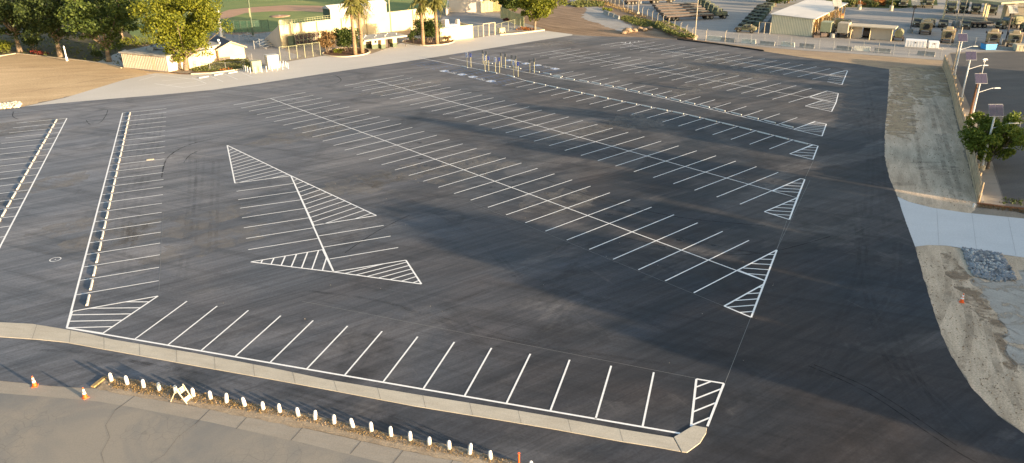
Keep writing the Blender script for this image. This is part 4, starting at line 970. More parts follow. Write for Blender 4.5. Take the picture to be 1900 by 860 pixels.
# batting cage lean-to against the wall
F_ = Fr((549,88.5), (594,82)); g = thing('storage_cage', 'dark brown barred storage cage against the cream wall', 'cage', F_.a, F_.rz)
m = MB()
for k in range(7): m.tube((F_.L*k/6,0,0),(F_.L*k/6,0,2.7),.05,.05,5); m.tube((F_.L*k/6,0,2.7),(F_.L*k/6,2.4,3.0),.04,.04,5)
for z in (.1, 1.4, 2.7): m.tube((0,0,z),(F_.L,0,z),.05,.05,5)
m.build('frame', A['cabg'], g); MB().box(.05, F_.L-.05, .3, 2.2, .02, 2.2).build('stored_goods', A['darkmesh'], g); MB().box(0, F_.L, .02, .05, .05, 2.65).build('screen', mesh_mat('brown_mesh', (.10,.07,.06), .6), g)
F_ = Fr((536,90), (548,88)); g = thing('gate_door', 'dark green door leaf beside the barred storage cage', 'door', F_.a, F_.rz)
MB().box(0, F_.L, 0, .08, .03, 2.5).build('leaf', A['green'], g); MB().box(-.08, -.002, -.02, .1, 0, 2.6).build('jamb', A['darkmesh'], g)
# ticket booth
F = Fr((708,91), (737,87.3)); b = thing('ticket_booth', 'small ticket booth with a wide flat roof and green lower walls between the palm beds', 'building', F.a, F.rz)
L = F.L
for k, x in enumerate((0, L-1.0)):
    p = MB().box(x, x+1.0, 0, 2.2, .85, 2.05).build('pier', A['cream'], b)
    MB().box(x-.004, x+1.004, -.004, 2.204, 0, .85).build('green_base', A['green'], p)
MB().box(-3.2, L-.2, 2.6, 2.75, .85, 2.05).build('back_wall', A['creampink'], b); MB().box(-3.2, L-.2, 2.59, 2.76, 0, .85).build('green_base', A['green'], b)
MB().box(-1.75, -.02, .9, 1.05, .9, 2.05).build('front_wall', A['creampink'], b); MB().box(-1.75, -.02, .89, 1.06, 0, .9).build('green_base', A['green'], b)
MB().box(-1.1, -.6, .86, .885, 1.2, 1.8).build('window', A['glass'], b); MB().box(1.15, L-1.15, 1.4, 1.5, 0, 2.0).build('turnstile_screen', A['darkmesh'], b)
MB().box(-4.5, L+2.0, -1.1, 5.0, 2.06, 2.4).build('roof', A['creamroof'], b); MB().box(-7.5, -4.52, 1.0, 5.0, 2.0, 2.3).build('roof', A['creamroof'], b)
m = MB()
for x, y in ((-7.2,1.3),(-5.2,1.3),(L+1.6,-.8),(L+1.6,4.4)): m.tube((x,y,0),(x,y,2.05),.06,.06,6)
m.build('post', A['darkmesh'], b)
m = MB()
for k in range(9): m.box(-4+k*1.05, -3.8+k*1.05, .5+(k*7 % 5)*.7, .8+(k*7 % 5)*.7, 2.403, 2.5+.1*(k % 3))
m.build('roof_vent', A['metal'], b)
for k, p in enumerate(((689,89),(693,90),(722,89.5))):
    o = MB().lathe([(.09,0),(.09,.9),(.07,.96)], 8).build('bollard', A['darkmesh']); o.location = at(*p); tag(o, 'short dark bollard under the ticket booth roof, %s from the left' % ORD[k], 'bollard', 'bollards at the ticket booth')
# low cream wall on the right and its yard
F = Fr((817,78.5), (877.7,71)); wq = thing('cream_boundary_wall', 'short plain sunlit cream wall right of the palm bed', 'wall', F.a, F.rz)
MB().box(0, F.L, 0, .25, 0, 2.95).build('wall', A['cream'], wq); MB().box(-.03, F.L+.03, -.03, .28, 2.953, 3.03).build('coping', A['cream'], wq); MB().box(F.L-.25, F.L, .252, 5, 0, 2.95).build('return_wall', A['cream'], wq)
sheet('inner_yard', [(740,76),(817,76),(878,70),(935,60),(985,56),(1010,54),(960,40),(925,25),(890,22),(833,22),(800,55)], 0.019, A['yard'])
F = Fr((822,62), (861,56)); tt = thing('equipment_trailer', 'white equipment trailer parked behind the short cream wall', 'trailer', F.a, F.rz)
MB().box(.9, F.L, 0, 2.1, 1.0, 1.5).build('bed', A['white'], tt, bevel=.04); MB().box(.9, 2.3, .1, 2.0, 1.5, 3.0, .15, .1).build('tank', A['mural'], tt, bevel=.1); MB().box(F.L-1.6, F.L-.7, .4, 1.6, 1.5, 2.6, .2, .2).build('tool_box', A['mural'], tt, bevel=.1)
for x in (1.7, F.L-1.2):
    for y in (-.12, 1.98): MB().at(Matrix.Translation((x, y, .42))).tube((0,0,0),(0,.24,0),.42,.42,12).build('wheel', A['tyre'], tt)
MB().tube((.9,1,1.05),(-.4,1,.6),.06,.06,6).build('drawbar', A['metal'], tt)
# mural wall building at the top
F = Fr((833,23.5), (891.6,23.3)); mw = thing('stadium_building', 'cream stadium building with a blue screened left flank at the top edge', 'building', F.a, F.rz)
MB().box(0, F.L, 0, 8, 0, 9).build('wall', A['mural'], mw)
MB().box(-.06, -.003, -.0, 7.8, 2.5, 9).build('blue_flank', A['bluep'], mw)
rnd = random.Random(5); m = MB()
for k in range(150):
    x = rnd.uniform(0, 3.6); z = 9-rnd.uniform(0, 5.2)*(1-x/4.4)
    m.box(x, x+.28, -.02-.0008*(k % 11), -.003, z-.2, z)
m.build('blue_mosaic', simple('blue_mosaic_tiles', (.05,.16,.30), .6, .3, 3), mw)
m = MB(); m.box(0,.3,-7,-.004,0,1.6); m.add([(0,-7,1.6),(.3,-7,1.6),(.3,-.004,4.6),(0,-.004,4.6)], [(0,1,2,3)]); m.build('stair_wall', A['mural'], mw)
posts_line('slatted_fence', 'tan slatted fence running up beside the stadium building', [(893,24),(915,22),(930,22)], 6, 3.2, A['cabg'], mesh=mesh_mat('tan_slat_mesh', (.45,.36,.16), .75), r=.06)
posts_line('slatted_fence', 'yellow-green slatted fence under the sunlit tree by the haul road', [(929,34),(948,42),(956,47),(972,50)], 6, 3.0, A['cabg'], mesh=mesh_mat('green_slat_mesh', (.33,.33,.14), .7), r=.06)
posts_line('chain_link_fence', 'low chain-link fence right of the short cream wall', [(878,70.5),(897,68.5)], 2, 2.6, A['cabg'], mesh=A['chain'], r=.05)
posts_line('swing_gate', 'pale double swing gate in the fence by the short cream wall', [(897,68.5),(907,67),(918.5,65.5)], 2, 2.9, A['curbp'], r=.13, cat='gate', mesh=A['chain'])
posts_line('chain_link_fence', 'long low chain-link fence from the swing gate to the sunlit tree', [(918.5,65.5),(938,60),(956,55),(966,52)], 4, 2.4, A['cabg'], mesh=A['chain'], r=.05)
F = Fr((927,63), (937.5,62)); q = thing('small_cart', 'small olive cart with a pale rim just right of the swing gate', 'cart', F.a, F.rz)
MB().box(0, F.L, 0, 1.2, .35, 1.3).build('body', A['cabg'], q, bevel=.04); MB().box(-.05, F.L+.1, -.05, 1.25, .18, .34).build('frame', A['cream'], q)
for x in (.25, F.L-.25):
    MB().tube((x,-.1,.18),(x,.02,.18),.18,.18,10).build('wheel', A['tyre'], q)
kb = MB(); kerb(kb, [(928,65.8),(950,64.5),(975,61.5),(1010,57.2)], .3, .3); tag(kb.build('planter_kerb', A['curbp']), kind='structure')
make_bush('flower_bed', 'reddish low shrubs at the foot of the yellow-green slatted fence', at(943,40), 1.4, .8, 31, A['redf'], 10, 40, .14, cat='shrub', squash=(1.8, .6), rz=R(-50))
make_bush('flower_bed', 'reddish dry bed at the foot of the sunlit tree by the haul road', at(975,56), 1.6, .5, 32, A['oranf'], 10, 40, .14, cat='shrub', squash=(1.8, .6))
make_tree('broadleaf_tree', 'sunlit yellow-green tree on the corner by the haul road', at(992,57), 11.5, 6.2, 2.2, 33, A['leafy'], 80, 100, .26, tr=.3, lean=(.5, 2.2))
make_tree('broadleaf_tree', 'darker tree left of the sunlit corner tree', at(948,34), 10, 5.5, 2.0, 34, A['leafm'], 60, 90, .28, tr=.35)
# palm beds
def bed(name, pts):
    P = [at(*p) for p in pts]; n = len(P); Q = []
    for i in range(n):
        p0, p1, p2, p3 = P[i-1], P[i], P[(i+1) % n], P[(i+2) % n]
        for t in (0, .25, .5, .75): Q.append(0.5*((2*p1)+(p2-p0)*t+(2*p0-5*p1+4*p2-p3)*t*t+(3*p1-p0-3*p2+p3)*t**3))
    m = MB(); kerb(m, Q+[Q[0]], .25, .22); tag(m.build('palm_bed_kerb', A['curbp']), kind='structure')
    me = MB(); me.add([(q.x, q.y, .12) for q in Q], [tuple(range(len(Q)))]); 
    o = me.build(name, A['mulch']); 
    if o.data.polygons[0].normal.z < 0: o.data.flip_normals()
    tag(o, kind='structure')
bed('palm_bed', [(598,101),(612,105),(642,106.5),(672,103),(685.5,98),(680,92.5),(650,90),(615,93)])
bed('palm_bed', [(746,79),(770,84),(792,85.8),(820,84),(838,80.5),(842.5,76.5),(835,73.5),(800,72),(765,74)])
def palm(label, p, H, seed, cr=2.2):
    rnd = random.Random(seed); t = thing('palm_tree', label, 'palm tree', at(*p), 0, 'fan palms in the two kerbed beds')
    pts = [Vector((0,0,0)), Vector((.05,.05,H*.3)), Vector((-.05,.1,H*.65)), Vector((0,.1,H-1.2))]
    m = MB().path(pts, [.48, .34, .30, .32], 12)
    for k in range(int(H*2.2)): z = .4+k*.45; m.lathe([(.345 if z > H*.25 else .44, z), (.375 if z > H*.25 else .47, z+.05), (.345 if z > H*.25 else .44, z+.1)], 10)
    m.build('trunk', A['barkp'], t, smooth=True)
    def fronds(n, zc, e0, e1, Lr, nm):
        f = MB()
        for k in range(n):
            a = 2*math.pi*k/n+rnd.uniform(-.2, .2); el = rnd.uniform(e0, e1); Lf = rnd.uniform(*Lr)
            dx, dy = math.cos(a), math.sin(a); side = Vector((-dy, dx, 0)); prev = None
            for s in range(7):
                q = s/6; r_ = math.cos(el)*Lf*q; z = zc+math.sin(el)*Lf*q-1.25*Lf*q*q*.55
                c = Vector((dx*r_, dy*r_+.1, z)); wd = .42*math.sin(min(1, q*1.15+.12)*math.pi)+.05
                if prev is not None:
                    for sg in (-1, 1):
                        dr = Vector((0,0,-.25-.5*q))
                        i = len(f.v); f.v += [tuple(prev[0]), tuple(c), tuple(c+side*sg*wd+dr*wd*1.6), tuple(prev[0]+side*sg*prev[1]+dr*prev[1]*1.6)]; f.f.append((i, i+1, i+2, i+3))
                        # hanging leaflet tips
                        if s > 2:
                            b_ = c+side*sg*wd+dr*wd*1.6; i = len(f.v)
                            f.v += [tuple(b_), tuple(b_+Vector((dx*.12, dy*.12, 0))), tuple(b_+Vector((dx*.1, dy*.1, -.75*rnd.uniform(.5, 1.2))))]; f.f.append((i, i+1, i+2))
                prev = (c, wd)
        f.build(nm, A['palm'], t)
    fronds(34, H-1.1, -.1, 1.25, (cr*.9, cr*1.35), 'crown')
    fronds(26, H-1.6, -1.1, -.2, (cr*.7, cr*1.0), 'hanging_fronds')
    return t
palm('left palm of the left bed, its foot nearest the pale pavement', (659,103), 11.6, 41)
palm('right palm of the left bed, just behind the first one', (672,99), 12.0, 42)
palm('left palm of the right bed, in front of the green hedge', (785,84), 10.4, 43)
palm('right palm of the right bed, nearest the short cream wall', (811,83.5), 11.0, 44)
make_bush('shrub', 'brown twiggy shrub at the left end of the left palm bed', at(608,99), 2.6, 5.0, 45, A['leafb'], 34, 90, .15)
make_bush('shrub', 'dense green shrub behind the left pair of palms', at(644,96), 3.2, 5.2, 46, A['leafm'], 44, 110, .16, squash=(1.25, .7))
make_bush('shrub', 'low pale-leaved shrub at the front of the left palm bed', at(628,100), 1.0, 1.0, 47, A['leafy'], 10, 60, .1, squash=(1.8, .6))
make_bush('shrub', 'dense green shrub behind the right pair of palms', at(792,80), 3.3, 5.6, 48, A['leafm'], 44, 110, .16, squash=(1.2, .7))
make_bush('shrub', 'rounded green shrub left of the right pair of palms', at(766,82), 1.6, 3.0, 49, A['leafm'], 14, 80, .12)
make_bush('shrub', 'small sunlit shrub in front of the short cream wall', at(829,79), 1.1, 1.5, 50, A['leafb'], 12, 60, .1)
# gravel strip at the left edge
def stones(name, polypx, n, r, mat, seed, h=.6, z=.03):
    rnd = random.Random(seed); P = [at(*p) for p in polypx]
    x0, x1 = min(p.x for p in P), max(p.x for p in P); y0, y1 = min(p.y for p in P), max(p.y for p in P)
    def inside(x, y):
        c = False; j = len(P)-1
        for i in range(len(P)):
            if (P[i].y > y) != (P[j].y > y) and x < (P[j].x-P[i].x)*(y-P[i].y)/(P[j].y-P[i].y)+P[i].x: c = not c
            j = i
        return c
    mb = MB(); k = 0
    ico = [(0,0,1),(.894,0,.447),(.276,.851,.447),(-.724,.526,.447),(-.724,-.526,.447),(.276,-.851,.447),(.724,.526,-.447),(-.276,.851,-.447),(-.894,0,-.447),(-.276,-.851,-.447),(.724,-.526,-.447),(0,0,-1)]
    fc = [(0,1,2),(0,2,3),(0,3,4),(0,4,5),(0,5,1),(1,6,2),(2,7,3),(3,8,4),(4,9,5),(5,10,1),(2,6,7),(3,7,8),(4,8,9),(5,9,10),(1,10,6),(11,7,6),(11,8,7),(11,9,8),(11,10,9),(11,6,10)]
    while k < n:
        x, y = rnd.uniform(x0, x1), rnd.uniform(y0, y1)
        if not inside(x, y): continue
        k += 1; rr = r*rnd.uniform(.5, 1.5); M = Matrix.Translation((x, y, z+rr*.25+rnd.uniform(0, r*.5))) @ Matrix.Rotation(rnd.uniform(0, 6.28), 4, (rnd.random(), rnd.random(), rnd.random()+.1))
        mb.at(M); mb.add([(a*rr*rnd.uniform(.8, 1.2), b_*rr*rnd.uniform(.7, 1.0), c_*rr*h*rnd.uniform(.8, 1.2)) for a, b_, c_ in ico], fc)
    mb.at(Matrix.Identity(4)); return tag(mb.build(name, mat), kind='stuff')
stones('white_gravel', [(-60,200),(0,194),(36,190.5),(40,195),(34,200.5),(0,203),(-60,209)], 700, .17, A['stonew'], 61)
# ------------------------------------------------------------------ near furniture
zn = lambda x, y: (x/3.584, 620+y/3.584); zm = lambda x, y: (450+x/3.584, 620+y/3.584)
BB = [zn(*p) for p in ((743,318),(848,338),(957,358),(1060,378),(1170,398),(1287,418),(1402,436),(1507,460),(1630,482),(1752,505))]+[zm(*p) for p in ((248,522),(372,548),(482,571),(610,598),(735,622),(857,648),(987,680),(1115,708),(1241,738),(1374,768),(1510,800),(1648,832))]+[(986,872)]
pr = MB().lathe([(.0,-.05),(.125,-.05),(.12,.35),(.105,.52),(.075,.60),(.035,.635),(.0,.64)], 12).build('white_bollard', A['whitew'], smooth=True)
rnd = random.Random(3)
for k, p in enumerate(BB):
    o = pr if k == 0 else pr.copy()
    if k: col.objects.link(o)
    o.location = at(*p)+Vector((0, 0, .03)); o.rotation_euler = (rnd.gauss(0, .06), rnd.gauss(0, .06), rnd.uniform(0, 6)); o.scale = (1, 1, rnd.uniform(.86, 1.06))
    tag(o, 'stubby white post on the dirt verge, %s from the left' % ORD[k], 'bollard', 'white posts along the dirt verge')
def cone(label, p, H=.74, rz=0.3):
    t = thing('traffic_cone', label, 'traffic cone', at(*p)+Vector((0, 0, .02)), rz, 'orange traffic cones')
    MB().box(-.18,.18,-.18,.18,0,.035,.015,.015).build('base', A['tyre'] if False else A['orange'], t, bevel=.01)
    def r_(z): return .145*(1-z/H)+.028*(z/H)
    def seg(z0, z1, e=0): return [(r_(z0)+e, z0), (r_(z1)+e, z1)]
    MB().lathe(seg(.036, H), 20).build('cone_body', A['orange'], t, smooth=False)
    MB().lathe(seg(H*.38, H*.57, .003), 20).build('reflective_collar', A['reflect'], t)
    MB().lathe(seg(H*.66, H*.84, .003), 20).build('reflective_collar', A['reflect'], t)
    return t
cone('orange traffic cone at the left, on the edge of the old road', (65,717))
cone('orange traffic cone just left of the row of white verge posts', (158.5,738.5), rz=.9)
cone('orange traffic cone standing on the dirt below the riprap', (1784,561.5), rz=1.3)
t = thing('delineator_post', 'slim orange delineator post between the last two white verge posts', 'delineator post', at(963,871)+Vector((0, 0, .02)))
MB().lathe([(.16,0),(.16,.05),(.06,.07)], 14).build('base', A['tyre'], t); MB().lathe([(.045,.05),(.045,.95),(.02,.99)], 12).build('shaft', A['orange'], t)
m = MB()
for k in range(12):
    a0, a1 = math.pi*2*k/12, math.pi*2*(k+1)/12; m.tube((.05*math.cos(a0),0,1.03+.07*math.sin(a0)),(.05*math.cos(a1),0,1.03+.07*math.sin(a1)),.014,.014,6)
m.build('handle', A['orange'], t)
# A-frame barricade
c = at(338,746.5); f1 = at(317,746.5); f2 = at(347.4,750.8); g1 = at(333,738); g2 = at(357.3,741.3)
t = thing('folding_barricade', 'cream A-frame barricade with an orange-striped board among the white verge posts', 'barricade', c)
T = [(f1+f2)/2-c+Vector((0,0,1.0)), (g1+g2)/2-c+Vector((0,0,1.0))]
z3_ = Vector((0,0,.03))
for a, b in ((f1, T[0]), (f2, T[0]), (g1, T[1]), (g2, T[1])):
    q = MB(); a_ = a-c+z3_; q.tube(a_, b+(b-a_)*.06, .028, .028, 4); q.build('leg', A['barr'], t)
def board(a0, b0, t0, t1, mat, nm):
    p = [(a0+(T[0]-a0)*t0), (b0+(T[1]-b0)*t0), (b0+(T[1]-b0)*t1), (a0+(T[0]-a0)*t1)]
    n = (p[1]-p[0]).cross(p[3]-p[0]).normalized()*.015; off = n*2.5*(1 if n.x > 0 else -1)
    m = MB(); vs = [q+off-n for q in p]+[q+off+n for q in p]; m.add([tuple(v) for v in vs], [(0,1,2,3),(4,7,6,5),(0,4,5,1),(1,5,6,2),(2,6,7,3),(3,7,4,0)]); return m.build(nm, mat, t)
board(f2-c, g2-c, .68, .97, A['barr'], 'upper_board'); board(f2-c, g2-c, .14, .36, A['barr'], 'lower_board')
board(f1-c, g1-c, .72, .95, A['barr'], 'back_board')
ub = bpy.data.objects['upper_board']
for k in range(3):
    a0 = f2-c; b0 = g2-c; s0 = .08+k*.32; s1 = s0+.17
    lo0, lo1 = a0+(T[0]-a0)*.70, b0+(T[1]-b0)*.70; hi0, hi1 = a0+(T[0]-a0)*.95, b0+(T[1]-b0)*.95
    p = [lo0.lerp(lo1, s0), lo0.lerp(lo1, s1), hi0.lerp(hi1, min(1, s1+.08)), hi0.lerp(hi1, s0+.08)]
    n = (p[1]-p[0]).cross(p[3]-p[0]).normalized(); n *= (1 if n.x > 0 else -1)
    q = MB(); q.add([tuple(v+n*.056) for v in p], [(0,1,2,3)]); q.build('orange_stripe', A['orangeb'], ub)
# verge litter
tufts('dry_verge_grass', [(195,702),(243,705),(307,717),(363,729),(418,741),(499,756),(499,770),(391,752),(300,738),(215,722)], 1100, .07, A['dryg'], 71, .12, .035)
tufts('dry_verge_grass', [(499,757),(575,771),(645,787),(701,801),(771,817),(841,830),(949,856),(1000,872),(960,872),(841,845),(700,815),(600,790),(499,768)], 1300, .05, A['dryg'], 72, .12, .035)
stones('verge_clods', [(195,702),(243,705),(418,741),(575,771),(771,817),(949,856),(900,856),(700,815),(499,768),(300,738),(205,722)], 500, .035, A['clod'], 73, z=.032)
sb = MB(); a, b = at(172,720), at(196,701.5); u = (b-a).normalized(); n = Vector((-u.y, u.x, 0))
sb.prism([tuple((a-n*.13).xy), tuple((b-n*.13).xy), tuple((b+n*.13).xy), tuple((a+n*.13).xy)], .02, .12)
o = sb.build('timber_edging', simple('straw_covered_timber', (.40,.28,.12), .9, .3, 6)); tag(o, 'straw-covered timber edging slanting at the left end of the dirt verge', 'edging')
o = MB().prism([(-.42,-.22),(.42,-.22),(.42,.22),(-.42,.22)], 0, .05).build('flat_slab', A['beige']); o.location = at(279,297)+Vector((0,0,.03)); o.rotation_euler = (0,0,R(22)); tag(o, 'small flat concrete slab lying in a stall of the long left bay', 'slab')
stones('lot_pebbles', [(300,560),(900,640),(1300,700),(1600,780),(1500,520),(900,330),(500,300)], 40, .022, A['stonew'], 74, z=.032)
# riprap, silt, small marker on the right
stones('riprap_stones', [(1784,461),(1858,473),(1887,521),(1850,524),(1808,514),(1797,500)], 1700, .115, A['stone'], 81, z=.02)
stones('riprap_stones', [(1790,466),(1850,476),(1872,512),(1812,506)], 110, .13, simple('pale_riprap_stone', (.46,.47,.46), .85, .2, 1), 83, z=.06)
t = MB().lathe([(.0,-.02),(.13,-.02),(.12,.3),(.08,.36),(.0,.38)], 10).build('marker_stub', A['whitew']); t.location = at(1806.5,385)+Vector((0,0,.02)); tag(t, 'lone stubby white marker at the upper edge of the concrete driveway', 'marker')
kb = MB(); kerb(kb, [(1813,379),(1860,385),(1902,389),(2100,415)], .22, .16); tag(kb.build('low_retaining_edge', A['wood']), kind='structure')
tufts('weeds_by_wall', [(1855,378),(1900,384),(1900,372),(1862,368)], 40, .18, A['leafd'], 84)
tufts('dead_scrub', [(1815,386),(1900,396),(1900,390),(1818,380)], 260, .10, A['leafb'], 85)
stones('dirt_clods', [(1650,330),(1800,395),(1790,300),(1760,180),(1652,135),(1642,240)], 500, .05, A['clod'], 86, z=.012)
stones('dirt_clods', [(1700,462),(1800,510),(1880,620),(1900,790),(1860,770),(1780,680),(1730,570)], 400, .04, A['clod'], 87, z=.016)
# slatted boundary fence on the right
FPTS = [(1748,124.5),(1757,147),(1764,172),(1774,217),(1785,254),(1799,311),(1806,345),(1813,377)]
FP = [at(*p) for p in FPTS]
fn = thing('slatted_boundary_fence', 'tall tan wooden slat fence running along the right side of the graded dirt', 'fence', FP[0])
rnd = random.Random(9); m = MB(); c0 = FP[0]
for a, b in zip(FP, FP[1:]):
    L = (b-a).length; u = (b-a)/L; n = Vector((-u.y, u.x, 0)); s = 0
    while s < L:
        hh = 2.15+rnd.gauss(0, .06); wd = .22
        if rnd.random() < .05: hh *= .8
        p = a+u*s-c0; tl = rnd.gauss(0, .03)
        m.prism([tuple((p-n*.012).xy), tuple((p+u*wd-n*.012).xy), tuple((p+u*wd+n*.012).xy), tuple((p+n*.012).xy)], .03, hh); s += wd+.015
m.build('slats', A['slat'], fn)
m = MB()
for a, b in zip(FP, FP[1:]):
    n = (b-a).normalized(); n = Vector((-n.y, n.x, 0))*-.05
    for z in (.5, 1.7): m.tube(a-c0+n+Vector((0,0,z)), b-c0+n+Vector((0,0,z)), .04, .04, 5)
m.build('rails', A['slat'], fn)
Lf = sum((b-a).length for a, b in zip(FP, FP[1:])); 
for k in range(24):
    p = along(FP, Lf*k/23)-c0+Vector((.14,-.06,0)); MB().box(p.x-.05, p.x+.05, p.y-.05, p.y+.05, 0, 2.2).build('post', A['slat'], fn)
kb = MB()
P_ = [at(1757,128), at(1764,150), at(1772,176), at(1783,220), at(1795,258), at(1809,315), at(1822,377)]
kerb(kb, P_, .3, .25); tag(kb.build('fence_footing', A['krail']), kind='structure')
# solar street lamps
def solar_lamp(label, base, topy, rz, panel=True, H=None, mat='pole', arm=2.1, group='solar street lamps along the slat fence'):
    H = H or hgt(*base, topy); t = thing('solar_street_lamp', label, 'street lamp', at(*base), rz, group)
    MB().lathe([(.33,0),(.33,.55),(.30,.6)], 12).build('footing', A['curbp'], t)
    MB().tube((0,0,.6),(0,0,H),.13,.09,12).build('pole', A[mat], t)
    za = H*.74
    m = MB().tube((0,0,za),(arm*.8,0,za+.55),.045,.04,8).tube((arm*.8,0,za+.55),(arm,0,za+.6),.045,.05,8)
    a_ = m.build('arm', A[mat], t)
    MB().at(Matrix.Translation((arm,0,za+.6))).box(-.1,.75,-.14,.14,-.05,.06,.08,.03).build('lamp_head', A['metal'], a_)
    if panel:
        M = Matrix.Translation((0,0,H+.35)) @ Matrix.Rotation(R(60), 4, 'X')
        f_ = MB().at(M); f_.box(-.80,.80,-.70,.70,-.03,.0); pf = f_.build('panel_frame', A['metal'], t)
        for k in (0, 1): MB().at(M).box(-.77+k*.79,-.02+k*.79,-.66,.66,.003,.02).build('solar_panel', A['panel'], pf)
        MB().tube((0,0,H-.05),(0,.05,H+.3),.06,.06,8).build('panel_bracket', A['metal'], t)
    return t
solar_lamp('solar street lamp nearest the camera, in front of the roadside tree', (1821,316), 211, R(0))
solar_lamp('solar street lamp beside the brown wooden pole', (1800.5,231), 151, R(0))
solar_lamp('solar street lamp with its foot at the middle of the slat fence', (1782.7,188), 108, R(0))
solar_lamp('solar street lamp farthest up the slat fence, beside a thin tan pole', (1769.7,146), 74, R(0))
t = thing('utility_pole', 'slanting-looking brown wooden pole beside the third solar lamp', 'pole', at(1797,226)); MB().tube((0,0,0),(0,0,hgt(1797,226,152)+1.2),.16,.11,10).build('shaft', A['wood'], t); MB().lathe([(.28,0),(.28,.25),(.2,.3)], 10).build('collar', A['krail'], t)
t = thing('utility_pole', 'thin tan concrete pole beside the farthest solar lamp', 'pole', at(1766.5,139)); MB().tube((0,0,0),(0,0,hgt(1766.5,139,73)+2),.13,.09,10).build('shaft', A['polet'], t); MB().lathe([(.4,0),(.4,.7),(.3,.75)], 10).build('footing', A['krail'], t)
t = thing('white_camera_mast', 'white head on a bent arm above the third solar lamp', 'lamp', at(1806,205)); MB().tube((0,0,0),(0,0,7.3),.05,.04,8).build('mast', A['pole'], t); MB().box(-.35,.35,-.12,.12,7.25,7.42,.12,.04).build('head', A['white'], t); MB().tube((-.1,0,7.25),(-.2,0,6.95),.04,.04,6).tube((.1,0,7.25),(.05,0,6.95),.04,.04,6).build('bracket', A['white'], t)
make_tree('broadleaf_tree', 'round green roadside tree behind the nearest solar lamp', at(1832,314), 6.2, 3.3, .8, 91, leaf_mat('roadside_leaves', (0.19,0.23,0.03), (0.08,0.12,0.018), 0.3), 80, 190, .13, tr=.16, lean=(.5, .8), squash=(1.0, .9))
t = thing('thin_post', 'thin grey post standing on the street pavement at the right edge', 'post', at(1887,255)); MB().tube((0,0,0),(0,0,hgt(1887,255,225)),.04,.04,6).build('shaft', A['metal'], t); MB().box(-.12,.12,-.12,.12,0,.04).build('foot_plate', A['metal'], t)
# small accessible-bay signs
def sign(label, base, top, kind, group):
    H = max(2.0, hgt(*base, top)); t = thing('parking_sign', label, 'parking sign', at(*base), R(-42), group)
    MB().tube((0,0,0),(0,0,H),.04,.04,8).build('post', A['yellow'], t)
    mt = {'w': A['signw'], 'b': A['signb'], 'g': A['signg']}[kind]
    hh = .85 if kind == 'w' else .6
    pl = MB().box(-.24,.24,-.085,-.06,H-hh,H+.05).build('sign_plate', mt, t)
    if kind == 'w':
        m = MB()
        for z in (H-.12, H-.42, H-.66): m.box(-.18,.18,-.09,-.087,z-.1,z)
        m.build('blue_print', A['signb'], pl)
    if kind == 'b':
        m = MB(); m.tube((0,-.088,H-.1),(0,-.088,H-.3),.02,.02,6).tube((0,-.088,H-.3),(.1,-.088,H-.3),.02,.02,6); m.build('wheelchair_symbol', A['signw'], pl)
    MB().lathe([(.12,0),(.12,.02)], 10).build('base_plate', A['metal'], t)
g1_ = 'signs of the nearer accessible bays'; g2_ = 'signs of the farther accessible bays'
S1 = [((867,124.6),98,'w'),((874,125.6),100,'b'),((900,130.7),104,'w'),((907,132.5),105.6,'b'),((919.5,136),107,'w'),((927,136),108,'b'),((953,142),113,'w'),((961.4,143.2),116,'b')]
for k, (b_, tp, kd) in enumerate(S1): sign('%s on a yellowish post, %s from the left in the nearer sign row' % ('white sign' if kd == 'w' else 'small blue sign', ORD[k]), b_, tp, kd, g1_)
S2 = [((896.5,119.5),94),((903,120.5),96),((930,125.6),98.6),((938,127),100),((950,129),103),((957.4,130),104),((983,135),111),((991.4,136.2),109)]
for k, (b_, tp) in enumerate(S2): sign('sign seen from its bare back, %s from the left in the farther sign row' % ORD[k], b_, tp, 'g', g2_)
# ------------------------------------------------------------------ military yard
fl = [(1345,78.5),(1377,81),(1410,83.5),(1470,88.5),(1545,93.5),(1650,101),(1745,107.5)]
posts_line('chain_link_fence', 'chain-link fence with bare posts behind the row of road barriers', fl, 15, 2.1, A['metal'], mesh=A['chain'], r=.05, rail=False)
posts_line('chain_link_fence', 'diagonal chain-link fence with white posts beside the dirt haul road', [(1095,-8),(1145,13),(1190,31),(1230,48),(1262,62),(1289,75),(1345,78.5)], 24, 2.2, A['polet'], mesh=A['chain'], r=.06, rail=False, tip=.3)
def barrier(kind, a, b, label, k):
    F = Fr(a, b); L = max(2.6, F.L)
    if kind == 'g':
        m = MB(); m.M = Matrix.Rotation(R(-90), 4, 'Z'); m.yprism([(-.3,0),(.3,0),(.3,.08),(.13,.35),(.09,.85),(-.09,.85),(-.13,.35),(-.3,.08)], 0, L)
        m.M = Matrix.Identity(4); o = m.build('concrete_barrier', A['krail']); o.location = F.a+Vector((0,0,.014)); o.rotation_euler = (0,0,F.rz)
    else:
        m = MB(); m.box(0, L, -.22, .22, .0, .35, 0, .06); n = 9
        for q in range(n): m.box(L*q/n+.02, L*(q+1)/n-.03, -.17, .17, .352, .95, .04, .05)
        o = m.build('water_filled_barrier', A['water']); o.location = F.a+Vector((0,0,.014)); o.rotation_euler = (0,0,F.rz)
    tag(o, label, 'road barrier', 'road barriers along the yard fence')
BR_ = [('w',(1312,74),(1338,76.5)),('g',(1338,76.5),(1363,79.5)),('w',(1376,80),(1402,82.5)),('g',(1410,83.5),(1437,86)),('w',(1448.5,85.5),(1474,88)),('g',(1483,88),(1510.5,90.5)),('g',(1551.5,92.5),(1580,95)),('w',(1584,94),(1614,96)),('g',(1621.8,97),(1652,99.5)),('g',(1701.7,102.5),(1734,105.5))]
for k, (kd, a, b_) in enumerate(BR_): barrier(kd, a, b_, '%s road barrier, %s from the left along the yard fence' % ('white ribbed plastic' if kd == 'w' else 'plain grey concrete', ORD[k]), k)
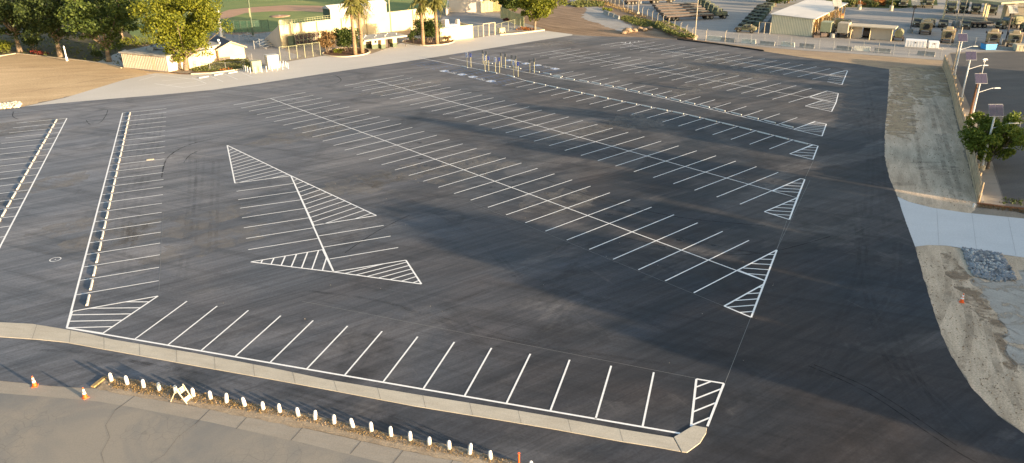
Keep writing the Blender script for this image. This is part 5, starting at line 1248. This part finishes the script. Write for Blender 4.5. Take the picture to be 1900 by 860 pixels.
for k, (a, b_) in enumerate((((1121,25),(1131,29)),((1131,29.5),(1140,33)),((1140,33.5),(1149,37)))):
    F = Fr(a, b_); m = MB().box(0, F.L*.96, -.35, .35, 0, .95, .0, .22); o = m.build('concrete_barrier', A['stone'] if False else A['krail']); o.location = F.a; o.rotation_euler = (0,0,F.rz); tag(o, 'pale concrete block by the haul road, %s of three from the left' % ORD[k], 'concrete block', 'three concrete blocks by the haul road')
for k, (p, r) in enumerate((((1164,61),1.3),((1176,60),1.0),((1186,56),.9),((1196,58),.8),((1206,55),.8),((1157,63),.7))):
    rnd = random.Random(100+k); m = MB(); n = 9; vs = []
    for i in range(6):
        ph = math.pi*i/5
        for j2 in range(n):
            th = 2*math.pi*j2/n; q = r*rnd.uniform(.8, 1.15); vs.append((q*math.sin(ph)*math.cos(th), q*math.sin(ph)*math.sin(th), max(-.05, .55*r*math.cos(ph)+.35*r)))
    fs = [(i*n+j2, (i+1)*n+j2, (i+1)*n+(j2+1) % n, i*n+(j2+1) % n) for i in range(5) for j2 in range(n)]
    m.add(vs, fs); o = m.build('earth_boulder', A['clod']); o.location = at(*p); tag(o, 'pale crumbly earth boulder at the end of the haul road, %s in the heap' % ORD[k], 'boulder', 'earth boulders by the haul road')
mb = MB(); rnd = random.Random(55)
ridge = [at(*p) for p in [(1225,47),(1245,56),(1262,64),(1280,71)]]
for k in range(3):
    a, b_ = ridge[k], ridge[k+1]
    for q in range(5):
        c = a.lerp(b_, q/5); mb.at(Matrix.Translation(c+Vector((rnd.gauss(0,.3), rnd.gauss(0,.3), -.5)))); mb.lathe([(2.6,0),(2.1,.8),(1.2,1.3),(.05,1.5)], 10)
tag(mb.build('grassy_bank', A['brown'], smooth=True), kind='structure')
tufts('bank_grass', [(1215,48),(1228,44),(1250,52),(1282,68),(1288,76),(1262,73),(1235,64),(1222,56)], 1500, .45, A['weed'], 56, .5, .5)
tufts('roadside_grass', [(1150,36),(1160,30),(1200,38),(1222,46),(1218,54),(1180,48)], 900, .35, A['weed'], 57, .5)
tufts('roadside_grass', [(1055,9),(1075,2),(1120,6),(1118,13),(1070,14)], 900, .5, A['weed'], 58, .6)
tufts('roadside_grass', [(1118,17),(1135,18),(1133,22),(1120,20)], 120, .4, A['leafy'], 59, .4)
tufts('haul_road_scrub', [(1080,6),(1110,-4),(1140,10),(1200,34),(1190,36),(1140,16)], 500, .35, A['dryg'], 60, .5)
for nm, lab, p, H in (('tall_light_pole', 'tall tan light pole at the corner of the diagonal yard fence', (1289,74), 13), ('tall_light_pole', 'tall tan light pole standing in the diagonal yard fence farther back', (1184,28), 13)):
    t = thing(nm, lab, 'light pole', at(*p)); MB().tube((0,0,.8),(0,0,H),.12,.08,8).build('shaft', A['polet'], t); MB().box(-.35,.35,-.35,.35,0,.8,.04,.04).build('footing', A['curbp'], t); MB().box(-.8,.8,-.1,.1,H,H+.15).build('crossarm', A['polet'], t)
# vehicles -------------------------------------------------------------
def wheel(t, x, y, r, w_, n=14):
    wl = MB().tube((x,y-w_/2,r),(x,y+w_/2,r),r,r,n).build('wheel', A['tyre'], t); s = 1 if y > 0 else -1
    MB().tube((x,y+s*(w_/2+.002),r),(x,y+s*(w_/2+.02),r),r*.5,r*.45,10).build('rim', A['rim'], wl)
def humvee(label, loc, rz, mat, group, soft=False):
    """front towards +x"""
    t = thing('military_utility_car', label, 'military car', loc, rz, group)
    MB().yprism([(-2.35,.62),(2.3,.55),(2.35,.95),(2.2,1.12),(.85,1.25),(.8,.95),(-2.35,1.2)], -1.02, 1.02).build('body', A[mat], t, bevel=.03)
    MB().yprism([(.8,1.18),(.45,1.78),(-1.15,1.82),(-1.25,1.15)], -.95, .95).build('cabin', A[mat], t, bevel=.03)
    MB().yprism([(-1.27,1.12),(-1.3,1.62 if not soft else 1.8),(-2.3,1.28 if not soft else 1.7),(-2.34,1.1)], -.96, .96).build('cargo_cover', A['tanv' if mat == 'tanv' else mat], t, bevel=.03)
    m = MB(); m.add([(.79,-.85,1.27),(.79,.85,1.27),(.50,.82,1.70),(.50,-.82,1.70)], [(0,1,2,3)])
    m.v = [(x+.02, y, z+.01) for x, y, z in m.v]; m.build('windscreen', A['glass'], t)
    for s in (-1, 1):
        for x0 in (-.25, -1.05): 
            MB().box(x0, x0+.58, s*.951-.008*(s < 0), s*.951+.008*(s > 0), 1.28, 1.68).build('side_window', A['glass'], t)
        for x in (-1.55, 1.5): wheel(t, x, s*.9, .47, .3)
        MB().tube((2.34,s*.62,.92),(2.40,s*.62,.92),.1,.1,10).build('headlight', A['reflect'], t)
    MB().box(2.34, 2.39, -.45, .45, .72, 1.05).build('grille', A['dark'], t)
    MB().box(2.36, 2.5, -.95, .95, .5, .66).build('bumper', A['darkmesh'], t)
    return t
def army_truck(label, loc, rz, mat, group, rear='cover', covmat='olive', L=6.6):
    """bonneted cargo truck, front towards +x"""
    t = thing('army_truck', label, 'army truck', loc, rz, group)
    MB().box(-L/2, L/2-.1, -.45, .45, .75, 1.0).build('chassis', A['darkmesh'], t)
    MB().yprism([(L/2-1.75,1.0),(L/2,.95),(L/2,1.7),(L/2-.2,1.85),(L/2-1.75,1.98)], -.72, .72).build('bonnet', A[mat], t, bevel=.04)
    MB().yprism([(L/2-3.2,.95),(L/2-1.78,.95),(L/2-1.78,1.95),(L/2-2.05,2.7),(L/2-3.2,2.75)], -1.12, 1.12).build('cab', A[mat], t, bevel=.04)
    m = MB(); 
    for y0, y1 in ((-1.0,-.05),(.05,1.0)): m.add([(L/2-1.76,y0,2.02),(L/2-1.76,y1,2.02),(L/2-2.0,y1,2.6),(L/2-2.0,y0,2.6)], [(0,1,2,3)])
    m.build('windscreen', A['glass'], t)
    for s in (-1, 1):
        MB().box(L/2-2.9, L/2-2.15, s*1.121-.01*(s < 0), s*1.121+.01*(s > 0), 1.95, 2.55).build('side_window', A['glass'], t)
        MB().yprism([(L/2-1.7,1.0),(L/2-.15,1.0),(L/2-.3,1.3),(L/2-1.5,1.3)], s*.95-.24, s*.95+.24).build('wing', A[mat], t)
        for x in (L/2-.95, -L/2+1.75, -L/2+.6): wheel(t, x, s*.98, .56, .32)
        MB().tube((L/2+.002,s*.98,1.15),(L/2+.05,s*.98,1.15),.12,.12,10).build('headlight', A['reflect'], t)
    MB().box(L/2+.002, L/2+.04, -.5, .5, 1.05, 1.65).build('grille', A['dark'], t); MB().box(L/2+.06, L/2+.25, -1.15, 1.15, .62, .85).build('bumper', A['tanv' if mat != 'camog' else mat], t)
    if rear == 'cover':
        MB().box(-L/2, L/2-3.3, -1.2, 1.2, 1.15, 1.75).build('cargo_bed', A[mat], t)
        MB().yprism([(-L/2+.03,1.753),(L/2-3.33,1.753),(L/2-3.4,2.9),(-L/2+.1,2.9)], -1.17, 1.17).build('canvas_cover', A[covmat], t, bevel=.15)
    elif rear == 'box':
        MB().box(-L/2-.2, L/2-3.35, -1.15, 1.15, 1.15, 3.3).build('shelter_box', A[covmat], t, bevel=.05)
    elif rear == 'fifth':
        MB().box(-L/2+.4, -L/2+2.0, -.5, .5, 1.003, 1.3).build('fifth_wheel', A['darkmesh'], t); m = MB()
        for k in range(9):
            a = math.pi*k/8; m.tube((L/2-3.35, 1.05*math.cos(a), 1.3+1.5*math.sin(a)), (L/2-3.35, 1.05*math.cos(a+math.pi/8), 1.3+1.5*math.sin(a+math.pi/8)), .07, .07, 6) if k < 8 else None
        m.box(L/2-3.5, L/2-3.3, -1.1, 1.1, 1.0, 1.5); m.build('headboard', A[mat], t)
    return t
def flatbed(label, loc, rz, group, L=12.0):
    """trailer, rear at origin, front towards +x"""
    t = thing('flatbed_trailer', label, 'flatbed trailer', loc, rz, group)
    MB().box(0, L-3, -1.25, 1.25, 1.15, 1.32).box(L-2.99, L, -1.25, 1.25, 1.25, 1.42).build('deck', A['deck'], t)
    MB().box(.1, L-.3, -.4, .4, .85, 1.145).build('beam', A['darkmesh'], t)
    MB().box(-.02, L, -1.3, -1.255, 1.05, 1.38).box(-.02, L, 1.255, 1.3, 1.05, 1.38).build('side_rail', A['darkmesh'], t)
    for x in (.9, 2.0, 3.1):
        for s in (-1, 1): wheel(t, x, s*1.0, .5, .45)
    MB().box(-.12, -.03, -1.2, 1.2, .7, 1.3).build('tail_frame', A['darkmesh'], t)
    MB().box(L-4.2, L-4.0, -.6, .6, .1, .85).build('landing_leg', A['metal'], t)
    return t
# row of tractor units with flatbeds (near one measured; the rest step back)
a = at(1238,39.5); b_ = at(1334,35.5); rzt = math.atan2((b_-a).y, (b_-a).x); ux = Vector((math.cos(rzt), math.sin(rzt), 0)); a_far = at(1194,18.5)
a = at(1233,39); step = (a_far-a)/4
TRL = (at(1341,33)-a).length
fb0 = None; gT = 'flatbed trailers hitched in a row'; gU = 'dark tractor units in front of the flatbeds'
for k in range(5):
    lab = 'long flatbed trailer in the yard, %s from the nearest of its row' % ORD[k]
    p = a+step*k+ux*(.8*k)
    if k == 0: fb0 = flatbed(lab, p, rzt, gT, TRL-4.2)
    else: dup(fb0, p, rzt, lab)
    lab = 'dark green tractor unit hitched to a flatbed, %s from the nearest' % ORD[k]
    q = p+ux*(TRL-3.1)
    if k == 0: tu0 = army_truck(lab, q, rzt, 'camog', gU, 'fifth', L=6.4)
    else: dup(tu0, q, rzt, lab)
# tan truck at the top edge
a = at(1160,9); ft = flatbed('sand-coloured trailer at the very top edge beyond the diagonal fence', a, rzt+.05, None, 9)
ft2 = army_truck('sand-coloured army truck at the very top edge, pulling a trailer', a+Vector((math.cos(rzt+.05), math.sin(rzt+.05), 0))*12.0, rzt+.05, 'tanv', None, 'cover', 'tanv', 7.2)
# humvees parked side by side, noses left
a = at(1383,60.5); b_ = at(1420,17); dv = at(1362,59)-at(1402,61.5); rzh = math.atan2(dv.y, dv.x)
h0 = None
for k in range(8):
    p = a.lerp(b_, k/7); lab = 'camouflaged army car parked nose-left beside the shed, %s from the nearest' % ORD[k]
    if k == 0: h0 = humvee(lab, p, rzh, 'camo', 'army cars in a column beside the shed')
    elif k == 1: h1 = humvee(lab, p, rzh, 'camog', 'army cars in a column beside the shed', True)
    else: dup(h1, p, rzh, lab, 'army cars in a column beside the shed')
# ribbed shed
F = Fr((1428.6,62.5), (1506,68.5)); s = thing('ribbed_metal_shed', 'large pale-roofed shed with ribbed tan end wall in the army yard', 'shed', F.a, F.rz)
W_ = F.L; D = 34; H0, H1 = 4.3, 3.85
MB().yprism([(0,0),(W_,0),(W_,H1),(0,H0)], 0, .15).build('end_wall', A['tanmetal'], s)
m = MB(); x = .1
while x < W_-.1:
    hz_ = H0+(H1-H0)*x/W_; m.box(x, x+.14, -.06, -.002, .1, hz_-.08); x += .36
m.build('ribs', A['ribm'], s)
MB().yprism([(-.3,H0+.02),(W_+.4,H1-.0),(W_+.4,H1+.16),(-.3,H0+.18)], -.4, D).build('roof', A['shedroof'], s)
MB().yprism([(0,0),(.15,0),(.15,H0-.03),(0,H0-.03)], .152, D-.1).build('left_wall', A['tanmetal'], s)
MB().yprism([(W_*.8,0),(W_*.82,0),(W_*.82,H1-.05),(W_*.8,H1-.05)], .2, D-.2).build('inner_wall', A['shedside'], s)
for k in range(9): MB().box(W_-.25, W_-.003, .4+k*4.1, .75+k*4.1, 0, H1-.03).build('side_column', A['shedside'], s)
m = MB(); rnd = random.Random(8)
for k in range(26): y = .9+k*1.25; m.box(W_*.84, W_*.84+rnd.uniform(.3, 1.0), y, y+rnd.uniform(.5, 1.1), .02, rnd.uniform(.6, 2.6))
m.build('stored_crates', A['shedside'], s)
# fenced pen left of shed
posts_line('pipe_pen', 'white pipe pen with wire mesh between the army cars and the shed', [(1407,62.5),(1428,64)], 2, 2.6, A['curbp'], cat='pen', mesh=A['chain'], r=.07)
sheet('pen_floor_shade', [(1409,61),(1430,62),(1448,30),(1432,30)], .02, A['street'])  # shadow under the lean-to painted in as a dark floor sheet
# pale solar panel masts, light poles of the yard
def mast(label, base, top, mat='darkmesh', pmat='metal', pw=1.0):
    H = hgt(*base, top)
    t = thing('solar_mast', label, 'solar mast', at(*base), 0, 'solar masts in the army yard'); MB().tube((0,0,0),(0,0,H-1),.13,.10,8).build('shaft', A[mat], t)
    M = Matrix.Translation((0,0,H-.3)) @ Matrix.Rotation(R(55), 4, 'X'); fr_ = MB().at(M).box(-pw,pw,-.9,.9,-.04,0).build('panel_frame', A['metal'], t)
    for k in (0, 1): MB().at(M).box(-pw+.04+k*pw, -.03+k*pw, -.86, .86, .003, .02).build('solar_panel', A[pmat], fr_)
    MB().box(-.35,.35,-.25,.25,H-1.75,H-1.15).build('battery_box', A['dark'], t); MB().lathe([(.65,0),(.62,.9),(.6,.95)], 12).build('footing', A['krail'], t)
mast('solar mast beside the shed, above the tarpaulin truck', (1543.5,70), 3, 'darkmesh', 'krail')
mast('dark double solar mast left of the white containers', (1688,61.5), 1, 'darkmesh', 'krail')
mast('solar mast in front of the beige building at the right', (1864,84), 15, 'darkmesh', 'krail')
for k, p in enumerate(((1594,18),(1653,20.5))):
    t = thing('planted_light_pole', 'light pole in a white cylindrical footing, %s by the shrub strip' % ['left one', 'right one'][k], 'light pole', at(*p), 0, 'light poles by the shrub strip'); MB().lathe([(.55,0),(.52,1.35),(.5,1.4)], 12).build('footing', A['curbp'], t); MB().tube((0,0,1.4),(0,0,9),.09,.07,8).build('shaft', A['polet'], t)
t = thing('planted_light_pole', 'light pole in a squat grey footing between the parked army cars', 'light pole', at(1772,51), 0); MB().box(-.65,.65,-.65,.65,0,1.5,.1,.1).build('footing', A['krail'], t); MB().tube((0,0,1.5),(0,0,10),.09,.07,8).build('shaft', A['polet'], t)
t = thing('planted_light_pole', 'tan light pole with a bent head rising from the slat fence end', 'light pole', at(1780,60), 0); MB().tube((0,0,0),(.4,.3,7.5),.08,.06,8).build('shaft', A['polet'], t); MB().tube((.4,.3,7.5),(1.6,.5,9.3),.06,.04,6).build('arm', A['polet'], t)
# shrub strip at the back
sheet('back_lawn', [(1530,14),(1594,14),(1668,16),(1740,10),(1730,-50),(1545,-60)], .03, A['grass'])
for k in range(11):
    p = at(1548+k*11.5, 13.5-(k % 3)*1.2); make_bush('shrub', '%s shrub of the hedge strip at the back of the yard, %s from the left' % ('orange-tinged' if k in (4,7,8) else 'green', ORD[k]), p, 1.9, 1.5+.5*(k % 2), 200+k, A['oranf' if k in (4,7,8) else 'weed'], 10, 45, .2, group='hedge strip at the back of the yard')
for k, x in enumerate((1550,1590,1630)): make_tree('broadleaf_tree', 'dark tree beyond the hedge strip at the top edge, %s' % ['left', 'middle', 'right'][k], at(x, -2), 8, 5, .4, 300+k, A['leafd'], 45, 70, .32, group='dark trees beyond the hedge strip')
for k, (p, H, sd) in enumerate((((1438,12),7.5,311),((1462,6),7,312))): make_tree('broadleaf_tree', ['dark bushy tree behind the column of army cars', 'yellow-leaved tree peeping over the shed roof'][k], at(*p), H, 4.5, .4, sd, A['leafd' if k == 0 else 'leafy'], 45, 80, .26)
# shelter building with a dark doorway
F = Fr((1577,72), (1653,77.5)); b = thing('open_shelter', 'low flat-roofed pinkish shelter with a dark middle bay in the army yard', 'building', F.a, F.rz); L = F.L
MB().box(.1, L*.24, 1.6, 1.8, 0, 2.6).box(L*.45, L-.1, 1.6, 1.8, 0, 2.6).build('wall', A['creampink'], b)
MB().box(L*.242, L*.448, 3.4, 3.5, 0, 2.6).build('dark_bay', A['dark'], b)
MB().box(-.5, L+.5, -.3, 4.2, 2.62, 2.85).build('roof', A['beige'], b)
for x in (0, L*.47, L-.05): MB().tube((x,0,0),(x,0,2.62),.09,.09,8).build('column', A['cream'], b)
MB().box(L*.26, L*.40, 2.0, 3.2, .5, 1.6).build('stored_machine', A['darkmesh'], b)
o = MB().yprism([(-1,0),(-.95,.9),(-.5,1.25),(.5,1.25),(.95,.9),(1,0)], -.9, .9).build('covered_load', A['dark'], bevel=.1); o.location = at(1632,72)+Vector((0,0,.02)); tag(o, 'black tarpaulined load in front of the right part of the shelter', 'covered load')
army_truck('camouflaged truck whose roof shows above the shelter', at(1604,66)+Vector((-2.5,5.6,0)), F.rz, 'camo', None, 'cover', 'olive', 6.0)
army_truck('army truck with a pale green shelter box, beside the shed corner', at(1535,66), R(58), 'camo', None, 'box', 'cabg', 6.4)
army_truck('army truck with a tan shelter box, left of the low shelter', at(1566,68), R(58), 'tanv', None, 'box', 'polet', 6.4)
t = thing('tarpaulin_pile', 'pile under a blue and white tarpaulin behind the shed corner', 'pile', at(1541,36)); MB().lathe([(2.4,0),(2.1,.9),(1.2,1.5),(.1,1.8)], 9).build('tarpaulin', simple('faded_blue_tarpaulin', (.42,.45,.60), .6, .3, .7), t); MB().box(1.4,3.0,-.9,1.0,0,1.5,.1,.1).build('crate', A['amber'], t)
t = thing('pallet_stack', 'low stack of dark pallets at the shed corner', 'pallets', at(1514,70)); 
for k in range(3): MB().box(-.7,.7,-.5,.5,.02+k*.16,.14+k*.16).build('pallet', A['darkmesh'], t)
t = thing('small_generator', 'small dark generator beside the concrete mast footing', 'generator', at(1527,70)); MB().box(-.7,.7,-.4,.4,.25,1.0).build('body', A['darkmesh'], t, bevel=.05); MB().box(-.6,.6,-.3,.3,.02,.22).build('skid', A['tyre'], t); MB().tube((.3,0,1),(.3,0,1.25),.05,.05,6).build('exhaust', A['metal'], t)
# water trailer
t = thing('tank_trailer', 'olive tarpaulined tank trailer between the shelter and the white containers', 'tank trailer', at(1666,76), R(60))
MB().box(-1.7,1.6,-.95,.95,.75,.95).build('frame', A['darkmesh'], t); m = MB(); m.tube((-1.5,0,1.65),(1.4,0,1.65),.85,.85,14); m.build('tank', A['olive'], t, smooth=False)
for s_ in (-1, 1): wheel(t, -.2, s_*1.0, .45, .28)
MB().box(-1.2,.9,-.3,.3,2.45,2.62).build('hatch', A['camo'], t)
# white containers
def container(label, a, b, D, H, mat='white'):
    F = Fr(a, b); t = thing('storage_container', label, 'container', F.a, F.rz)
    MB().box(0, F.L, 0, D, .12, H).build('body', A[mat], t, bevel=.04)
    m = MB(); n = int(F.L/.5)
    for k in range(n): m.box(.1+k*F.L/n, .2+k*F.L/n, -.03, -.003, .25, H-.12)
    m.build('ribs', A[mat], t); MB().box(.0, F.L, -.02, D, .02, .115).build('base_frame', A['krail'], t)
    MB().box(F.L*.45, F.L*.45+.28, -.045, -.032, H*.62, H*.62+.25).build('marking', A['darkmesh'], t)
    return t
container('large white container behind the yard fence', (1678,88), (1717,90.5), 2.3, 1.5)
container('smaller white container right of the large one', (1722,90.5), (1741,91.5), 2.0, 1.4)
container('cream container at the right picture edge', (1884,96), (1915,97), 2.4, 1.3, 'curbp')
t = thing('blue_skip', 'bright blue rubbish skip in the street below the army yard', 'skip', at(1827.5,94)+Vector((0,0,.014)), 0)
Fb = Fr((1827.5,94), (1848.5,93.5)); t.rotation_euler = (0,0,Fb.rz); L = Fb.L
MB().yprism([(.15,.1),(L-.15,.1),(L,1.1),(0,1.1)], 0, 1.7).build('bin', A['bluep'], t); MB().box(-.06, L+.06, -.06, 1.76, 1.102, 1.2).build('rim', A['bluep'], t); MB().box(.05, L-.05, .05, 1.65, 1.202, 1.3).build('lid', A['darkmesh'], t)
for x in (.3, L-.3): MB().tube((x,.1,.08),(x,.2,.08),.08,.08,8).build('wheel', A['tyre'], t)
# heavy armoured trucks seen from behind
def armoured(label, p, rz, group):
    t = thing('armoured_truck', label, 'armoured truck', at(*p), rz, group)
    MB().yprism([(-3,1.0),(2.4,1.0),(3.3,1.25),(3.2,1.8),(1.9,1.95),(1.5,2.75),(-3,2.75)], -1.2, 1.2).build('hull', A['tanv'], t, bevel=.06)
    MB().box(-1.2,.8,-.75,.75,2.753,3.2,.2,.15).build('turret', A['tanv'], t, bevel=.08); MB().tube((.5,0,3.0),(1.7,0,3.05),.05,.05,6).build('gun_mount', A['darkmesh'], t)
    MB().box(-3.06,-3.003,-.55,.55,1.2,2.6).build('rear_door', A['camo'], t); MB().tube((-3.3,-.2,1.9),(-3.07,-.2,1.9),.55,.55,14).build('spare_wheel', A['tyre'], t)
    m = MB()
    for y in (-1.05, -.7, .7, 1.05): m.tube((-3.2,y,.6),(-3.2,y,2.6),.035,.035,5)
    for z in (.8, 1.3, 1.8, 2.3): m.tube((-3.2,-1.05,z),(-3.2,-.7,z),.03,.03,5); m.tube((-3.2,.7,z),(-3.2,1.05,z),.03,.03,5)
    m.build('ladder_rack', A['camo'], t); MB().box(-3.35,-3.0,-1.2,1.2,.55,.8).build('bumper', A['darkmesh'], t)
    for s_ in (-1, 1):
        for x in (-1.9, 1.9): wheel(t, x, s_*1.05, .65, .4)
        MB().box(1.0,1.1,s_*1.45-.12,s_*1.45+.12,2.1,2.6).build('mirror', A['darkmesh'], t)
        MB().box(-2.6,.8,s_*1.26-.05,s_*1.26+.05,1.5,2.4).build('side_armour', A['camo'], t)
    return t
gA = 'sand-coloured armoured trucks seen from behind'; rz_a = R(62)
ar = None
for k, p in enumerate(((1716,62),(1757,78),(1840,83),(1880,86))):
    lab = ['sand-coloured armoured truck partly hidden behind the large white container', 'sand-coloured armoured truck just above the end of the slat fence', 'sand-coloured armoured truck behind the bright blue skip', 'sand-coloured armoured truck right of the solar mast by the street'][k]
    w0 = at(*p); rza = math.atan2(w0.y, w0.x)
    if ar is None: ar = armoured(lab, p, rza, gA)
    else: dup(ar, w0, rza, lab)
# row of army cars facing the camera
gH = 'army cars facing the camera in the middle of the yard'; hv = None
for k, p in enumerate(((1703,51),(1727,51.5),(1751,52),(1793,55))):
    w0 = at(*p)+Vector((.6,1.6,0)); rza = math.atan2(-w0.y, -w0.x)
    lab = 'army car facing the camera in the middle row, %s from the left' % ORD[k]
    if hv is None: hv = humvee(lab, w0, rza, 'camo', gH, True)
    else: dup(hv, w0, rza, lab)
flatbed('short camouflaged trailer right of the cars facing the camera', at(1797,51), R(-8), None, 5)
for k, p in enumerate(((1678,15),(1708,15),(1726,16))):
    w0 = at(*p)+Vector((1,3,0)); rza = math.atan2(-w0.y, -w0.x); lab = 'pale camouflaged truck at the top edge left of the canopy, %s from the left' % ORD[k]
    if k == 0: tk = army_truck(lab, w0, rza, 'camo', 'pale camouflaged trucks left of the canopy', 'cover', 'polet')
    else: dup(tk, w0, rza, lab)
# canopy with four trucks
F = Fr((1749.5,36), (1827,47.5)); cn = thing('steel_canopy', 'large open steel canopy on white columns sheltering four trucks', 'canopy', F.a, F.rz); L = F.L
for x, y in ((0,0),(L,0),(0,14),(L,14),(L+.2,-.8)): MB().tube((x,y,0),(x,y,5.35),.22,.2,10).build('column', A['cream'], cn)
MB().box(-1, L+3.5, -.6, 15, 5.36, 5.75).build('roof', A['canopy'], cn); MB().box(-1, L+3.5, -.66, -.61, 5.1, 5.7).build('fascia', A['canopy'], cn)
m = MB()
for z in (.5, 1.1): m.tube((0,.5,z),(L,.5,z),.08,.08,6)
m.build('crash_rail', A['curbp'], cn)
gC = 'dark trucks parked under the canopy'; ct = None
for k, p in enumerate(((1767,26.5),(1790,25),(1813,27),(1844,29))):
    w0 = at(*p)+Vector((1,2.8,0)); rza = math.atan2(-w0.y, -w0.x); lab = 'dark army truck under the canopy, %s from the left' % ORD[k]
    if ct is None: ct = army_truck(lab, w0, rza, 'camog', gC, 'cover', 'olive')
    else: dup(ct, w0, rza, lab)
army_truck('dark grey truck behind the right end of the canopy', at(1870,18)+Vector((3,4,0)), R(-120), 'camog', None, 'cover', 'olive')
F = Fr((1862,44), (1925,47)); b = thing('beige_block_building', 'beige flat-roofed block building at the right edge of the yard', 'building', F.a, F.rz)
MB().box(0, F.L, 0, 9, 0, 4.2).build('wall', A['beige'], b); MB().box(-.3, F.L+.3, -.3, 9.3, 4.203, 4.45).build('roof', A['shedroof'], b); MB().box(1.5,2.3,1.5,2.3,4.453,5.3,.1,.1).build('roof_vent', A['white'], b); MB().box(2.0,3.2,-.05,-.003,.05,2.2).build('door', A['darkmesh'], b)
w0 = at(1856,54)
army_truck('camouflaged truck side-on in front of the beige block building', w0+Vector((2.4,.5,0)), R(190), 'camo', None, 'cover', 'olive', 6.6)
humvee('camouflaged army car at the right picture edge beside the block building', at(1904,58), R(-110), 'camo', None)
kb = MB(); kerb(kb, [(1764,86),(1820,90),(1860,92),(1905,95)], .35, .5); tag(kb.build('yard_edge_kerb', A['krail']), kind='structure')
posts_line('chain_link_fence', 'chain-link fence along the street edge of the army yard', [(1762,84),(1795,87),(1860,91),(1905,94)], 6, 2.0, A['metal'], mesh=A['chain'], r=.05)
# ------------------------------------------------------------------ trees and buildings off to the right that shade the lot
us = Vector((math.cos(R(-34)), math.sin(R(-34)), 0)); ns = Vector((-us.y, us.x, 0))
def st(t, s): return us*t+ns*s
sh = {}
def shade_tree(label, s, t, H, rad, base, seed, sq=1.0):
    make_tree('street_tree', label, st(t, s), H, rad, base, seed, A['leafd'], 80, 170, .34, group='street trees beyond the right edge', tr=.4)
SHADE = [(50.5,48,12.4,6.8,1.2),(54.5,52,13.9,3.6,3),(64.5,46,10.5,5.4,1),(75,46,11,6.6,1),(80.5,50,16.4,4.0,2),(95,49,15,4.0,2),(96,46,12,7.0,1),(104,52,12,5.5,1),(47.5,70,11.7,4.5,1),(60,76,11,5,1),(70,76,12,6,1),(80,74,12,6,1),(93,74,12,6.5,1),(103,66,9.5,5,.6),(111,62,9,5.5,.6),(120,64,9,5.5,.6),(133,58,12.3,6.2,.8),(141,57,14.2,6,.8),(149,56,14.2,6,.8),(157,60,11,6,1),(201,30,15,8,1),(213,34,15,7,1)]
for k, (s, t, H, rad, base) in enumerate(SHADE):
    shade_tree('dense street tree beyond the right edge, %s from the camera' % ORD[k], s, t, H, rad, base, 400+k)
# ------------------------------------------------------------------ light
SAZ, SEL = R(-34), R(7.8)
w = bpy.data.worlds.new('World'); sc.world = w; w.use_nodes = True; nt = w.node_tree
sky = nt.nodes.new('ShaderNodeTexSky'); sky.sky_type = 'NISHITA'; sky.sun_disc = False
sky.sun_elevation = SEL; sky.sun_rotation = math.pi/2-SAZ; sky.altitude = 100; sky.air_density = 1.0; sky.dust_density = 2.6
bg = nt.nodes['Background']; bg.inputs['Strength'].default_value = 0.14; nt.links.new(sky.outputs[0], bg.inputs['Color'])
sl = bpy.data.lights.new('sun', 'SUN'); so = bpy.data.objects.new('sun', sl); col.objects.link(so)
sl.energy = 5.0; sl.angle = R(0.55); sl.color = (1.0, 0.74, 0.47)
d = -Vector((math.cos(SAZ)*math.cos(SEL), math.sin(SAZ)*math.cos(SEL), math.sin(SEL)))
so.rotation_euler = d.to_track_quat('-Z', 'Y').to_euler(); so.location = (60, -40, 60)
sc.view_settings.view_transform = 'Standard'; sc.view_settings.look = 'None'; sc.view_settings.gamma = 1.0
sc.view_settings.exposure = 1.70
sc.cycles.max_bounces = 6; sc.cycles.transparent_max_bounces = 12
sc.cycles.use_denoising = True
